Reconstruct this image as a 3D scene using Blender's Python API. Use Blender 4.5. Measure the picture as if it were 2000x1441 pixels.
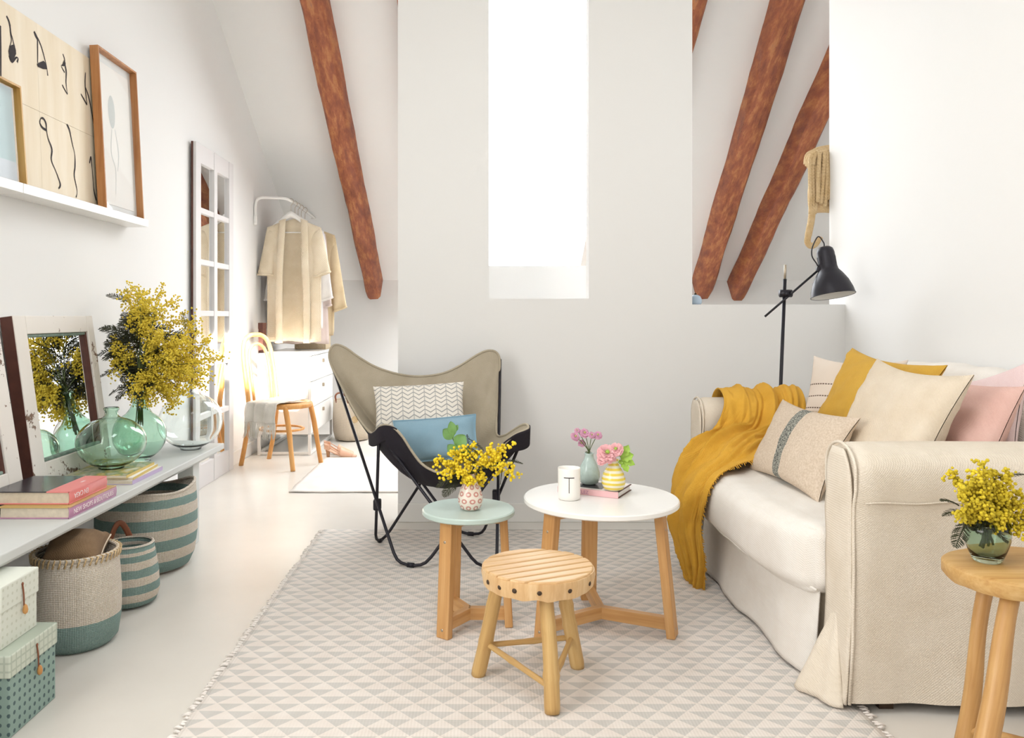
import bpy, bmesh, math, random
import numpy as np
from mathutils import Vector, Matrix, noise
for o in list(bpy.data.objects): bpy.data.objects.remove(o)
S = bpy.context.scene
COL = S.collection
PI = math.pi
# ------------------------------------------------------------------ camera, world, sun, lights, exposure
EYE = 1.1; F = 1550.0
cam = bpy.data.cameras.new('camera'); camo = bpy.data.objects.new('camera', cam); COL.objects.link(camo)
camo.location = (0, 0, EYE); camo.rotation_euler = (PI/2, 0, 0)
cam.sensor_width = 36; cam.lens = 36*F/2000; cam.shift_x = .035; cam.shift_y = -.05125; cam.clip_start = .05
S.camera = camo
S.view_settings.view_transform = 'Standard'; S.view_settings.look = 'None'
S.view_settings.exposure = 0.45; S.view_settings.gamma = 1; S.view_settings.use_curve_mapping = False
w = bpy.data.worlds.new('sky'); S.world = w; w.use_nodes = True
w.node_tree.nodes['Background'].inputs[0].default_value = (.93, .97, 1, 1)
w.node_tree.nodes['Background'].inputs[1].default_value = 7.5
sl = bpy.data.lights.new('sun_offscreen', 'SUN'); sl.energy = 22; sl.angle = .02; sl.color = (1, .93, .82)
so = bpy.data.objects.new('sun_offscreen', sl); COL.objects.link(so); so.location = (3, -4, 7)
SUN = Vector((-.25, .845, -.465)).normalized()     # low sun behind the camera
so.rotation_euler = SUN.to_track_quat('-Z', 'Y').to_euler()
def area(name, loc, size, energy, aim, col=(1, 1, 1)):
    l = bpy.data.lights.new(name, 'AREA'); l.shape = 'RECTANGLE'; l.size, l.size_y = size; l.energy = energy; l.color = col
    o = bpy.data.objects.new(name, l); COL.objects.link(o); o.location = loc
    o.rotation_euler = Vector(aim).to_track_quat('-Z', 'Y').to_euler()
# left window of the room, on the wall beside the camera
area('window_left_offscreen', (-1.77, .55, 1.75), (2.0, 1.7), 50, (1, 0, 0), (1, .99, .97))
# sky portals (no light of their own): the roof window above the camera and the roof glazing behind the tall opening
def portal(name, loc, size, aim):
    area(name, loc, size, 1, aim); bpy.data.objects[name].data.cycles.is_portal = True
portal('roof_window_portal_offscreen', (-.15, 1.35, 3.40), (.7, 1.3), (0, 0, -1))
portal('roof_glazing_portal', (.42, 6.87, 2.48), (1.4, 3.53), (0, -.5145, -.8575))

# ------------------------------------------------------------------ helpers
def at(px, py, Y):            # photo measurement -> point at depth Y
    return Vector(((px-930)/F*Y, Y, EYE+(618-py)/F*Y))
def lin(h):
    h = h.lstrip('#'); v = [int(h[i:i+2], 16)/255 for i in (0, 2, 4)]
    return tuple((c/12.92 if c <= .04045 else ((c+.055)/1.055)**2.4) for c in v)+(1,)
class NT:
    def __init__(s, name):
        s.m = bpy.data.materials.new(name); s.m.use_nodes = True; s.t = s.m.node_tree
        s.b = s.t.nodes['Principled BSDF']; s.out = s.t.nodes['Material Output']
    def n(s, typ, **kw):
        x = s.t.nodes.new(typ)
        for k, v in kw.items():
            if k.startswith('i_'): x.inputs[int(k[2:]) if k[2:].isdigit() else k[2:]].default_value = v
            else: setattr(x, k, v)
        return x
    def l(s, a, b): s.t.links.new(a, b)
    def math(s, op, a, b=None, c=None):
        x = s.n('ShaderNodeMath', operation=op)
        for i, v in enumerate((a, b, c)):
            if v is None: continue
            if isinstance(v, (int, float)): x.inputs[i].default_value = v
            else: s.l(v, x.inputs[i])
        return x.outputs[0]
    def mix(s, f, a, b):
        x = s.n('ShaderNodeMix', data_type='RGBA')
        for i, v in ((0, f), (6, a), (7, b)):
            if isinstance(v, (int, float)): x.inputs[i].default_value = v
            elif isinstance(v, tuple): x.inputs[i].default_value = v
            else: s.l(v, x.inputs[i])
        return x.outputs[2]
    def noise(s, scale, detail=4, vec=None, rough=.55):
        x = s.n('ShaderNodeTexNoise'); x.inputs['Scale'].default_value = scale; x.inputs['Detail'].default_value = detail
        x.inputs['Roughness'].default_value = rough
        if vec is not None: s.l(vec, x.inputs['Vector'])
        return x.outputs[0]
    def ramp(s, f, stops):
        x = s.n('ShaderNodeValToRGB'); e = x.color_ramp.elements
        while len(e) < len(stops): e.new(.5)
        for i, (p, c) in enumerate(stops): e[i].position = p; e[i].color = c
        s.l(f, x.inputs[0]); return x.outputs[0]
    def coord(s, kind='Object', scale=(1, 1, 1), rot=(0, 0, 0)):
        c = s.n('ShaderNodeTexCoord'); m = s.n('ShaderNodeMapping')
        m.inputs['Scale'].default_value = scale; m.inputs['Rotation'].default_value = rot
        s.l(c.outputs[kind], m.inputs[0]); return m.outputs[0]
    def sep(s, v):
        x = s.n('ShaderNodeSeparateXYZ'); s.l(v, x.inputs[0]); return x.outputs
    def bump(s, h, strength=.3, dist=.01):
        x = s.n('ShaderNodeBump'); x.inputs['Strength'].default_value = strength; x.inputs['Distance'].default_value = dist
        s.l(h, x.inputs['Height']); s.l(x.outputs[0], s.b.inputs['Normal'])
    def col(s, c):
        if isinstance(c, tuple): s.b.inputs['Base Color'].default_value = c
        else: s.l(c, s.b.inputs['Base Color'])
    def set(s, **kw):
        for k, v in kw.items(): s.b.inputs[k.replace('_', ' ')].default_value = v
        return s.m
MAT = {}
def plain(name, hexc, rough=.5, metal=0, var=0.0, scale=6, bump=0, bscale=80, **kw):
    t = NT(name); c = lin(hexc)
    if var:
        v = t.coord(); f = t.noise(scale, 5, v)
        d = tuple(x*(1-var) for x in c[:3])+(1,); e = tuple(min(1, x*(1+var*.6)) for x in c[:3])+(1,)
        t.col(t.ramp(f, [(.3, d), (.7, e)]))
    else: t.col(c)
    if bump: t.bump(t.noise(bscale, 4, t.coord()), bump, .004)
    t.set(Roughness=rough, Metallic=metal, **kw); MAT[name] = t.m; return t.m
def wood(name, c1, c2, c3, rough=.45, axis='z', dist=4):
    t = NT(name); q = {'x': 0, 'y': 1, 'z': 2}[axis]
    sc = [26, 26, 26]; sc[q] = 1.6; v = t.coord(scale=tuple(sc)); f = t.noise(1.0, 5, v, .6)
    sc = [120, 120, 120]; sc[q] = 5; g = t.noise(1.0, 3, t.coord(scale=tuple(sc)), .6)
    k = t.noise(3.5, 3, t.coord(), .5)
    h = t.math('ADD', t.math('ADD', t.math('MULTIPLY', f, .5), t.math('MULTIPLY', g, .25)), t.math('MULTIPLY', k, .25))
    t.col(t.ramp(h, [(.36, lin(c1)), (.5, lin(c2)), (.64, lin(c3))]))
    t.bump(g, .1, .002); t.set(Roughness=rough); MAT[name] = t.m; return t.m
def fabric(name, hexc, hex2=None, weave=900, rough=.9, var=.12, bump=.25, soft=0.0):
    t = NT(name); v = t.coord(); x, y, z = t.sep(v)
    a = t.math('SINE', t.math('MULTIPLY', t.math('ADD', x, t.math('MULTIPLY', y, .7)), weave))
    b = t.math('SINE', t.math('MULTIPLY', t.math('ADD', z, t.math('MULTIPLY', y, -.7)), weave))
    h = t.math('MULTIPLY', a, b)
    if soft: h = t.math('ADD', h, t.math('MULTIPLY', t.noise(6, 3, v), soft))
    c = lin(hexc); d = lin(hex2) if hex2 else tuple(q*(1-var) for q in c[:3])+(1,)
    f = t.math('ADD', t.math('MULTIPLY', t.noise(9, 5, v), .7), t.math('MULTIPLY', t.noise(260, 2, v), .3))
    t.col(t.ramp(f, [(.35, d), (.65, c)])); t.bump(h, bump, .0015)
    t.set(Roughness=rough); MAT[name] = t.m; return t.m

class MB:
    def __init__(s): s.v = []; s.f = []; s.mi = []; s.cm = 0
    def add(s, vs, fs):
        o = len(s.v); s.v += [tuple(p) for p in vs]; s.f += [tuple(i+o for i in q) for q in fs]; s.mi += [s.cm]*len(fs); return s
    def box(s, a, b, M=None):
        (x0, y0, z0), (x1, y1, z1) = a, b
        vs = [Vector(p) for p in ((x0, y0, z0), (x1, y0, z0), (x1, y1, z0), (x0, y1, z0), (x0, y0, z1), (x1, y0, z1), (x1, y1, z1), (x0, y1, z1))]
        if M is not None: vs = [M @ p for p in vs]
        return s.add(vs, [(0, 3, 2, 1), (4, 5, 6, 7), (0, 1, 5, 4), (1, 2, 6, 5), (2, 3, 7, 6), (3, 0, 4, 7)])
    def bar(s, p0, p1, w, d, up=(0, 0, 1), w1=None, d1=None):       # rectangular bar between two points
        p0, p1 = Vector(p0), Vector(p1); t = (p1-p0).normalized(); u = Vector(up)
        a = t.cross(u).normalized(); b = a.cross(t).normalized(); w1 = w1 or w; d1 = d1 or d; vs = []
        for p, ww, dd in ((p0, w, d), (p1, w1, d1)):
            for i, j in ((-1, -1), (1, -1), (1, 1), (-1, 1)): vs.append(p+a*i*ww/2+b*j*dd/2)
        return s.add(vs, [(0, 1, 2, 3), (7, 6, 5, 4), (0, 4, 5, 1), (1, 5, 6, 2), (2, 6, 7, 3), (3, 7, 4, 0)])
    def tube(s, pts, r, n=10, closed=False, caps=True):
        pts = [Vector(p) for p in pts]; m = len(pts); rs = r if isinstance(r, (list, tuple)) else [r]*m
        T = []
        for i in range(m):
            a = pts[i-1] if (i or closed) else pts[i]; b = pts[(i+1) % m] if (i < m-1 or closed) else pts[i]
            T.append((b-a).normalized() if (b-a).length > 1e-9 else Vector((0, 0, 1)))
        u = T[0].orthogonal().normalized(); vs = []
        for i in range(m):
            u = (u-T[i]*u.dot(T[i])); u = u.normalized() if u.length > 1e-6 else T[i].orthogonal().normalized(); w_ = T[i].cross(u)
            for k in range(n):
                a = 2*PI*k/n; vs.append(pts[i]+(u*math.cos(a)+w_*math.sin(a))*rs[i])
        fs = []
        for i in range(m if closed else m-1):
            j = (i+1) % m
            for k in range(n): fs.append((i*n+k, i*n+(k+1) % n, j*n+(k+1) % n, j*n+k))
        if caps and not closed: fs += [tuple(range(n-1, -1, -1)), tuple((m-1)*n+k for k in range(n))]
        return s.add(vs, fs)
    def lathe(s, prof, c=(0, 0, 0), n=40, M=None, cap=True):
        c = Vector(c); vs = []; m = len(prof)
        for r, z in prof:
            for k in range(n):
                a = 2*PI*k/n; p = Vector((r*math.cos(a), r*math.sin(a), z))
                vs.append((M @ p if M is not None else p)+c)
        fs = [(i*n+k, i*n+(k+1) % n, (i+1)*n+(k+1) % n, (i+1)*n+k) for i in range(m-1) for k in range(n)]
        if cap:
            if prof[0][0] > 1e-5: fs.append(tuple(range(n-1, -1, -1)))
            if prof[-1][0] > 1e-5: fs.append(tuple((m-1)*n+k for k in range(n)))
        return s.add(vs, fs)
    def grid(s, fn, nu, nv, wrap=False):
        vs = [fn(i/nu, j/nv) for i in range(nu+1) for j in range(nv+1)]
        return s.add(vs, [(i*(nv+1)+j, (i+1)*(nv+1)+j, (i+1)*(nv+1)+j+1, i*(nv+1)+j+1) for i in range(nu) for j in range(nv)])
    def rbox(s, a, b, r, n=10, bulge=(0, 0, 0), M=None, nz=0.0, seed=0, fn=None):   # rounded, optionally swollen box
        a, b = Vector(a), Vector(b); c = (a+b)/2; h = (b-a)/2; r = min(r, *h); q = h-Vector((r, r, r))
        bm = bmesh.new(); bmesh.ops.create_cube(bm, size=2)
        bmesh.ops.subdivide_edges(bm, edges=bm.edges[:], cuts=n, use_grid_fill=True)
        vs = []
        for v in bm.verts:
            u = v.co.copy(); p = Vector((0, 0, 0))
            for i in range(3):
                t = u[i]; p[i] = (.4*t+.6*math.sin(t*PI/2))*h[i]
            core = Vector([max(-q[i], min(q[i], p[i])) for i in range(3)]); d = p-core
            if d.length > 1e-9: p = core+d.normalized()*r*max(abs(d[i])/r for i in range(3)) if r > 0 else p
            for i in range(3):
                j, k = (i+1) % 3, (i+2) % 3
                if bulge[i]: p[i] += bulge[i]*u[i]*(1-u[j]**2)*(1-u[k]**2)
            p = c+p
            if nz: p += Vector([noise.noise(p*6+Vector((seed+i*9, 0, 0))) for i in range(3)])*nz
            if fn: p = fn(p, u)
            vs.append(M @ p if M is not None else p)
        bm.verts.index_update(); fs = [tuple(v.index for v in f.verts) for f in bm.faces]; bm.free()
        return s.add(vs, fs)
    def build(s, name, mat, parent=None, origin=None, smooth=False, bevel=0, local=False, solid=0, sub=0, seg=2, auto=None, mats=None):
        o = Vector(origin) if origin is not None else (root_pos(parent) if parent and not local else Vector((0, 0, 0)))
        me = bpy.data.meshes.new(name); me.from_pydata([tuple(Vector(p)-o) for p in s.v], [], s.f)
        for m in (mats or [mat]): me.materials.append(MAT[m] if isinstance(m, str) else m)
        if any(s.mi): me.polygons.foreach_set('material_index', s.mi)
        ob = bpy.data.objects.new(name, me); COL.objects.link(ob)
        if parent: ob.parent = parent
        else: ob.location = o
        if smooth: me.polygons.foreach_set('use_smooth', [True]*len(me.polygons))
        if auto is not None:
            me.polygons.foreach_set('use_smooth', [True]*len(me.polygons))
            try: me.set_sharp_from_angle(angle=math.radians(auto))
            except Exception: pass
        if bevel:
            m = ob.modifiers.new('bevel', 'BEVEL'); m.width = bevel; m.segments = seg; m.limit_method = 'ANGLE'; m.angle_limit = .7
        if solid:
            m = ob.modifiers.new('solid', 'SOLIDIFY'); m.thickness = solid; m.offset = 0
        if sub:
            m = ob.modifiers.new('sub', 'SUBSURF'); m.levels = sub; m.render_levels = sub
        me.update(); return ob
def root_pos(o):
    p = Vector((0, 0, 0))
    while o: p += o.location; o = o.parent
    return p
def tag(o, label, cat, group=None):
    o['label'] = label; o['category'] = cat
    if group: o['group'] = group
    return o
def thing(name, label, cat, loc=(0, 0, 0), rz=0, group=None):
    o = bpy.data.objects.new(name, None); COL.objects.link(o); o.location = loc; o.rotation_euler = (0, 0, rz)
    o.empty_display_size = .05
    return tag(o, label, cat, group)
def struct(o): o['kind'] = 'structure'; return o
def stuff(o): o['kind'] = 'stuff'; return o
def cat(pts, n=8, closed=False):           # Catmull-Rom
    P = [Vector(p) for p in pts]; m = len(P); out = []
    for i in range(m if closed else m-1):
        if closed: a, b, c, d = P[i-1], P[i], P[(i+1) % m], P[(i+2) % m]
        else: a, b, c, d = P[max(i-1, 0)], P[i], P[i+1], P[min(i+2, m-1)]
        for k in range(n):
            t = k/n; out.append(.5*((2*b)+(c-a)*t+(2*a-5*b+4*c-d)*t*t+(3*b-a-3*c+d)*t**3))
    if not closed: out.append(P[-1])
    return out
def crom(P, t):
    m = len(P)-1; x = max(0, min(m-1e-6, t*m)); i = int(x); t = x-i
    a, b, c, d = P[max(i-1, 0)], P[i], P[i+1], P[min(i+2, m)]
    return .5*((2*b)+(c-a)*t+(2*a-5*b+4*c-d)*t*t+(3*b-a-3*c+d)*t**3)
def text(body, size, mat, M, parent, name='lettering', ext=.0004, align='LEFT', sx=1.0):
    c = bpy.data.curves.new(name, 'FONT'); c.body = body; c.size = size; c.extrude = ext; c.align_x = align; c.resolution_u = 3
    t = bpy.data.objects.new('tmp', c); COL.objects.link(t); dg = bpy.context.evaluated_depsgraph_get(); dg.update()
    me = bpy.data.meshes.new_from_object(t.evaluated_get(dg)); bpy.data.objects.remove(t)
    o = root_pos(parent); S_ = Matrix.Diagonal((sx, 1, 1, 1)); me.transform(Matrix.Translation(-o) @ M @ S_); me.materials.clear(); me.materials.append(MAT[mat])
    ob = bpy.data.objects.new(name, me); COL.objects.link(ob); ob.parent = parent; return ob
def frame(ox, xd, yd):                     # matrix from origin, x dir, y dir
    x = Vector(xd).normalized(); z = x.cross(Vector(yd)).normalized(); y = z.cross(x)
    M = Matrix((x, y, z)).transposed().to_4x4(); M.translation = Vector(ox); return M
def aligned(ob, p0, p1):                   # give a part its own axis along p0 -> p1 (for the wood grain)
    o = root_pos(ob.parent) if ob.parent else Vector((0, 0, 0)); p0, p1 = Vector(p0)-o, Vector(p1)-o
    M = Matrix.Translation(p0) @ (p1-p0).to_track_quat('Z', 'Y').to_matrix().to_4x4(); ob.data.transform(M.inverted()); ob.matrix_basis = M
    for c in ob.children: c.matrix_parent_inverse = M.inverted()
    return ob
# ------------------------------------------------------------------ materials
plain('wall_paint', '#f0efed', .85, bump=.04, bscale=120)
plain('white_paint', '#f2f0ec', .5)
plain('mirror_paint', '#dfdbda', .5); plain('bench_paint', '#d4d6d3', .45, var=.03, scale=3)
plain('white_lacquer', '#f5f3ef', .25)
plain('mint_lacquer', '#bfd0c8', .28)
plain('dark_metal', '#24222a', .42, .3)
plain('shade_inner', '#f2efe9', .5)
plain('paper', '#f7f5f0', .8); plain('page_edge', '#d9cdb8', .85, var=.1, scale=60)
plain('ink', '#2c2428', .8); plain('white_ink', '#f6e9ea', .7); plain('screw', '#b9ab98', .35, .8)
plain('dark_screw', '#4a3a2c', .5, .5)
wood('ash_wood', '#b9773a', '#d29a5a', '#dfae70')
wood('oak_wood', '#a5683a', '#bd8350', '#cd9765', axis='z')
wood('gold_wood', '#b98a48', '#cda05a', '#d8b070')
wood('pine_leg', '#bf8a50', '#d2a066', '#dfb37e', axis='z')
wood('pine_bar', '#c98f4c', '#dca55f', '#e6b878', axis='x')
wood('bamboo', '#b48a52', '#caa468', '#d9b981', axis='z', dist=2)
wood('slat_wood', '#c79a68', '#dbb583', '#e8ca9e', axis='z', dist=2)
wood('slab_wood', '#b8874c', '#cba062', '#dbb67c', axis='x', dist=5)
wood('stool_leg', '#b07f48', '#c4965c', '#d2a970', axis='z', dist=3)
wood('bent_wood', '#c98a46', '#dca05a', '#e6b272', axis='z', dist=1)
def beam_mat():
    t = NT('beam_wood'); v = t.coord(scale=(14, 1.4, 5)); f = t.noise(2.2, 7, v, .66); g = t.noise(5, 5, t.coord(scale=(3, .8, 2)), .7)
    c = t.ramp(t.math('ADD', t.math('MULTIPLY', f, .6), t.math('MULTIPLY', g, .4)), [(.3, lin('#6b3a2c')), (.43, lin('#8f4f38')), (.52, lin('#a8623f')), (.6, lin('#c08050')), (.7, lin('#9a6a5a'))])
    vo = t.n('ShaderNodeTexVoronoi'); vo.inputs['Scale'].default_value = 26; t.l(t.coord(), vo.inputs['Vector'])
    hole = t.math('LESS_THAN', vo.outputs['Distance'], .07)
    t.col(t.mix(hole, c, lin('#33190f'))); t.bump(f, .6, .02); t.set(Roughness=.6); MAT['beam_wood'] = t.m
beam_mat()
def floor_mat():
    t = NT('floor_resin'); v = t.coord(); f = t.noise(1.3, 6, v)
    t.col(t.ramp(f, [(.3, lin('#d6d0c7')), (.7, lin('#e2ddd5'))])); t.bump(t.noise(30, 3, v), .03, .003)
    t.set(Roughness=.3); t.b.inputs['Specular IOR Level'].default_value = .45; MAT['floor_resin'] = t.m
floor_mat()
fabric('slipcover', '#e7dccc', '#ddd0bd', bump=.35, soft=6)  # arm cloth tinted darker than the seat: weaker light put into the colour
fabric('slipcover_seat', '#f1ece5', '#e9e2d9', bump=.3, soft=5)  # lighter copy of the same cover for the brighter-lit seat and skirt
fabric('khaki_canvas', '#b9ae9a', '#aca08a', bump=.3)
fabric('black_canvas', '#25202a', '#1b171f', bump=.2)
fabric('blue_felt', '#93b3c4', '#86a8bb', weave=1500, bump=.15)
fabric('mustard_throw', '#eab443', '#dca431', weave=1300, bump=.6)
fabric('mustard_linen', '#d8ab45', '#cb9d38', bump=.3)
fabric('cream_linen', '#e6d8c4', '#dccbb3', bump=.35)
fabric('pink_linen', '#e5bfb4', '#dcb0a5', bump=.3)
fabric('pale_pink_linen', '#efd9d8', '#e7cccb', bump=.3)
fabric('cream_knit', '#eee0c8', '#e4d3b6', weave=420, bump=.6)
fabric('white_cloth', '#efece9', '#e3dfdf', bump=.2)
fabric('sand_cloth', '#e3cfac', '#d6bf97', bump=.3)
fabric('blush_cloth', '#dccbc4', '#d0bdb5', bump=.2)
fabric('grey_throw', '#e7e3da', '#d2cdc2', weave=600, bump=.6)
fabric('brown_velvet', '#8a6f52', '#745b41', bump=.3)
fabric('mat_weave', '#efe9e2', '#e6dcd4', weave=500)
fabric('jute', '#dfc59c', '#c09f6e', weave=350, bump=1.0)
plain('leather', '#8a5236', .5); plain('nude_leather', '#e3b79b', .4); plain('cork_heel', '#c99a72', .5)
plain('rust_lining', '#b98a62', .8)
# patterned cloths
def striped_linen():
    t = NT('striped_linen'); v = t.coord(); x, y, z = t.sep(v)
    m = t.math('FRACT', t.math('MULTIPLY', t.math('ADD', y, .019), 1/.052)); ln = t.math('LESS_THAN', m, .1)
    dash = t.math('GREATER_THAN', t.math('FRACT', t.math('MULTIPLY', x, 80)), .3); low = t.math('LESS_THAN', y, .105)
    base = t.ramp(t.noise(140, 3, v), [(.35, lin('#c9b49d')), (.65, lin('#dccbb8'))])
    c0 = t.mix(t.math('LESS_THAN', y, -.03), lin('#e4d6c8'), base)
    t.col(t.mix(t.math('MULTIPLY', t.math('MULTIPLY', ln, dash), low), c0, lin('#6b5848'))); t.bump(t.noise(400, 2, v), .3, .002)
    t.set(Roughness=.9); MAT['striped_linen'] = t.m
striped_linen()
def band_linen():
    t = NT('band_linen'); v = t.coord(); x, y, z = t.sep(v)
    band = t.math('LESS_THAN', t.math('ABSOLUTE', t.math('ADD', x, .005)), .03)
    sp = t.math('GREATER_THAN', t.noise(260, 2, v), .47)
    base = t.ramp(t.noise(160, 3, v), [(.35, lin('#cdb9a2')), (.65, lin('#dfcebb'))])
    t.col(t.mix(band, base, t.mix(sp, lin('#22282b'), lin('#a8a79b')))); t.bump(t.noise(380, 2, v), .4, .002)
    t.set(Roughness=.9); MAT['band_linen'] = t.m
band_linen()
def zigzag_cloth():
    t = NT('zigzag_cloth'); v = t.coord(); x, y, z = t.sep(v)
    tri = t.math('ABSOLUTE', t.math('SUBTRACT', t.math('FRACT', t.math('MULTIPLY', x, 1/.052)), .5))
    ph = t.math('ADD', t.math('MULTIPLY', y, 1/.023), t.math('MULTIPLY', tri, 1.5))
    d = t.math('ABSOLUTE', t.math('SUBTRACT', t.math('FRACT', ph), .5))
    ln = t.math('LESS_THAN', d, .13); e = t.math('LESS_THAN', t.math('ABSOLUTE', t.math('SUBTRACT', tri, .02)), .03)
    t.col(t.mix(t.math('MAXIMUM', t.math('MULTIPLY', ln, .8), t.math('MULTIPLY', e, .5)), lin('#efe9df'), lin('#8f9090'))); t.bump(t.noise(500, 2, v), .2, .002)
    t.set(Roughness=.9); MAT['zigzag_cloth'] = t.m
zigzag_cloth()
def rug_mat():
    t = NT('rug_weave'); v = t.coord(); x, y, z = t.sep(v); Wd, Hh = .0795, .0435
    a = t.math('MULTIPLY', t.math('ADD', y, 10*Hh*2), 1/Hh); row = t.math('FLOOR', a); f = t.math('FRACT', a)
    xo = t.math('ADD', t.math('MULTIPLY', x, 1/Wd), t.math('MULTIPLY', row, .5))
    fx = t.math('MULTIPLY', t.math('ABSOLUTE', t.math('SUBTRACT', t.math('FRACT', xo), .5)), 2)
    s = t.math('SUBTRACT', t.math('SUBTRACT', 1, fx), f)          # >0 light triangle
    n = t.math('MULTIPLY', t.math('SUBTRACT', t.noise(220, 2, v), .5), .09)
    up = t.math('GREATER_THAN', t.math('ADD', s, n), -.075)
    wv = t.math('MULTIPLY', t.math('SINE', t.math('MULTIPLY', y, 1150)), .5); wx = t.math('SINE', t.math('MULTIPLY', x, 700))
    h = t.math('ADD', wv, t.math('MULTIPLY', wx, .4))
    g = t.ramp(t.noise(14, 4, v), [(.3, lin('#c8c3bc')), (.7, lin('#d0cbc5'))]); lt = t.ramp(t.noise(14, 4, v), [(.3, lin('#e2d8cf')), (.7, lin('#e9e1d9'))])
    c = t.mix(up, g, lt)
    t.col(c); t.bump(h, .35, .0025); t.set(Roughness=.95); MAT['rug_weave'] = t.m
rug_mat()
def basket_mat(name, bands, cream='#ece2d5', green='#93aaa4', freq=170, vert=True):
    t = NT(name); v = t.coord(); x, y, z = t.sep(v)
    ang = t.math('ARCTAN2', y, x); zz = t.math('ADD', z, t.math('MULTIPLY', t.math('SUBTRACT', t.noise(30, 2, v), .5), .006))
    m = None
    for lo, hi in bands:
        k = t.math('MULTIPLY', t.math('GREATER_THAN', zz, lo), t.math('LESS_THAN', zz, hi)); m = k if m is None else t.math('MAXIMUM', m, k)
    sp = t.noise(220, 3, v); rib = t.math('SINE', t.math('MULTIPLY', ang, freq)); rz = t.math('SINE', t.math('MULTIPLY', z, 1100))
    c1 = t.ramp(sp, [(.3, lin('#dccdb9')), (.65, lin(cream))]); c2 = t.ramp(sp, [(.3, lin('#84a09a')), (.65, lin(green))])
    h = t.math('ADD', rib, t.math('MULTIPLY', rz, .8))
    t.col(t.mix(m, c1, c2)); t.bump(h, .6, .003); t.set(Roughness=.9); MAT[name] = t.m
basket_mat('cream_basket', [(-.01, .098)]); basket_mat('small_basket', [(-.01, .03), (.06, .09), (.12, .15), (.178, .2), (.213, .23)], freq=150)
basket_mat('large_basket', [(.012, .062), (.108, .155), (.2, .245), (.29, .325)], freq=260)
basket_mat('straw_basket', [(-2, -1)], cream='#ead9c2', freq=90); basket_mat('palm_basket', [(-2, -1)], cream='#c9b48a', freq=80)
def dotted(name, base, dot, pitch, size, sq=False):
    t = NT(name); v = t.coord(); x, y, z = t.sep(v)
    def fr(a, off=0.0): return t.math('SUBTRACT', t.math('FRACT', t.math('ADD', t.math('MULTIPLY', a, 1/pitch), off)), .5)
    h = t.math('ADD', x, y); a = fr(h); b = fr(z)
    if sq: k = t.math('MULTIPLY', t.math('LESS_THAN', t.math('ABSOLUTE', a), size), t.math('LESS_THAN', t.math('ABSOLUTE', b), size))
    else: k = t.math('LESS_THAN', t.math('SQRT', t.math('ADD', t.math('MULTIPLY', a, a), t.math('MULTIPLY', b, b))), size)
    t.col(t.mix(k, lin(base), lin(dot))); t.bump(k, .3, .001); t.set(Roughness=.7); MAT[name] = t.m
dotted('box_pale', '#dfe2d6', '#cfd2c2', .021, .2); dotted('box_lid', '#b7c0b0', '#cdd3c4', .022, .38, True); dotted('box_green', '#8fa79d', '#4f6566', .024, .23)
def chippy():
    t = NT('chipped_paint'); v = t.coord(scale=(6, 3, 3)); f = t.noise(4, 7, v, .72); g = t.noise(1.3, 3, t.coord())
    k = t.math('GREATER_THAN', t.math('ADD', f, t.math('MULTIPLY', g, .25)), .735)
    t.col(t.mix(k, t.ramp(g, [(.3, lin('#e9e2d8')), (.7, lin('#f3efea'))]), t.ramp(f, [(.55, lin('#8f7d6c')), (.75, lin('#6b3f2e'))]))); t.bump(k, .4, .003); t.set(Roughness=.65); MAT['chipped_paint'] = t.m
chippy()
plain('brown_edge', '#5a3227', .55, var=.25, scale=20); plain('green_bevel', '#7f9488', .6, var=.3, scale=40)
def mirror():
    t = NT('mirror_glass'); t.col((.9, .92, .92, 1)); t.set(Roughness=.015, Metallic=1); MAT['mirror_glass'] = t.m
mirror()
def glass(name, hexc, rough=.0, density=0):
    t = NT(name); t.col(lin(hexc)); t.set(Roughness=rough, IOR=1.45); t.b.inputs['Transmission Weight'].default_value = 1; MAT[name] = t.m
glass('green_glass', '#e2f6ea'); glass('deep_green_glass', '#dcf4e7'); glass('clear_glass', '#f8fdfc'); glass('tumbler_glass', '#cfe3d6')
def pane():
    t = NT('window_glass'); tr = t.n('ShaderNodeBsdfTransparent'); gl = t.n('ShaderNodeBsdfGlossy'); gl.inputs['Roughness'].default_value = .02
    fr = t.n('ShaderNodeFresnel'); fr.inputs[0].default_value = 1.25; mx = t.n('ShaderNodeMixShader')
    ge = t.n('ShaderNodeNewGeometry'); t.l(t.math('MULTIPLY', fr.outputs[0], t.math('SUBTRACT', 1, ge.outputs['Backfacing'])), mx.inputs[0]); t.l(tr.outputs[0], mx.inputs[1]); t.l(gl.outputs[0], mx.inputs[2]); t.l(mx.outputs[0], t.out.inputs[0]); MAT['window_glass'] = t.m
pane()
plain('mimosa_yellow', '#f0d648', .8, var=.25, scale=30); plain('mimosa_bright', '#f3d52a', .8, var=.22, scale=40); plain('mimosa_olive', '#dcc42e', .8, var=.4, scale=45)
plain('fern_green', '#34381f', .6, var=.3, scale=40); plain('stem_green', '#5b6a3a', .6); plain('eucalyptus', '#6f9a56', .5, var=.2, scale=30)
plain('lime_leaf', '#a3c850', .5, var=.2, scale=60); plain('pink_petal', '#f0b3b6', .7, var=.15, scale=90); plain('mauve_petal', '#d59cb6', .7, var=.25, scale=90)
plain('flower_eye', '#b7bb6c', .8)
plain('celadon', '#b4c6c0', .15, var=.12, scale=60)
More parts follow.
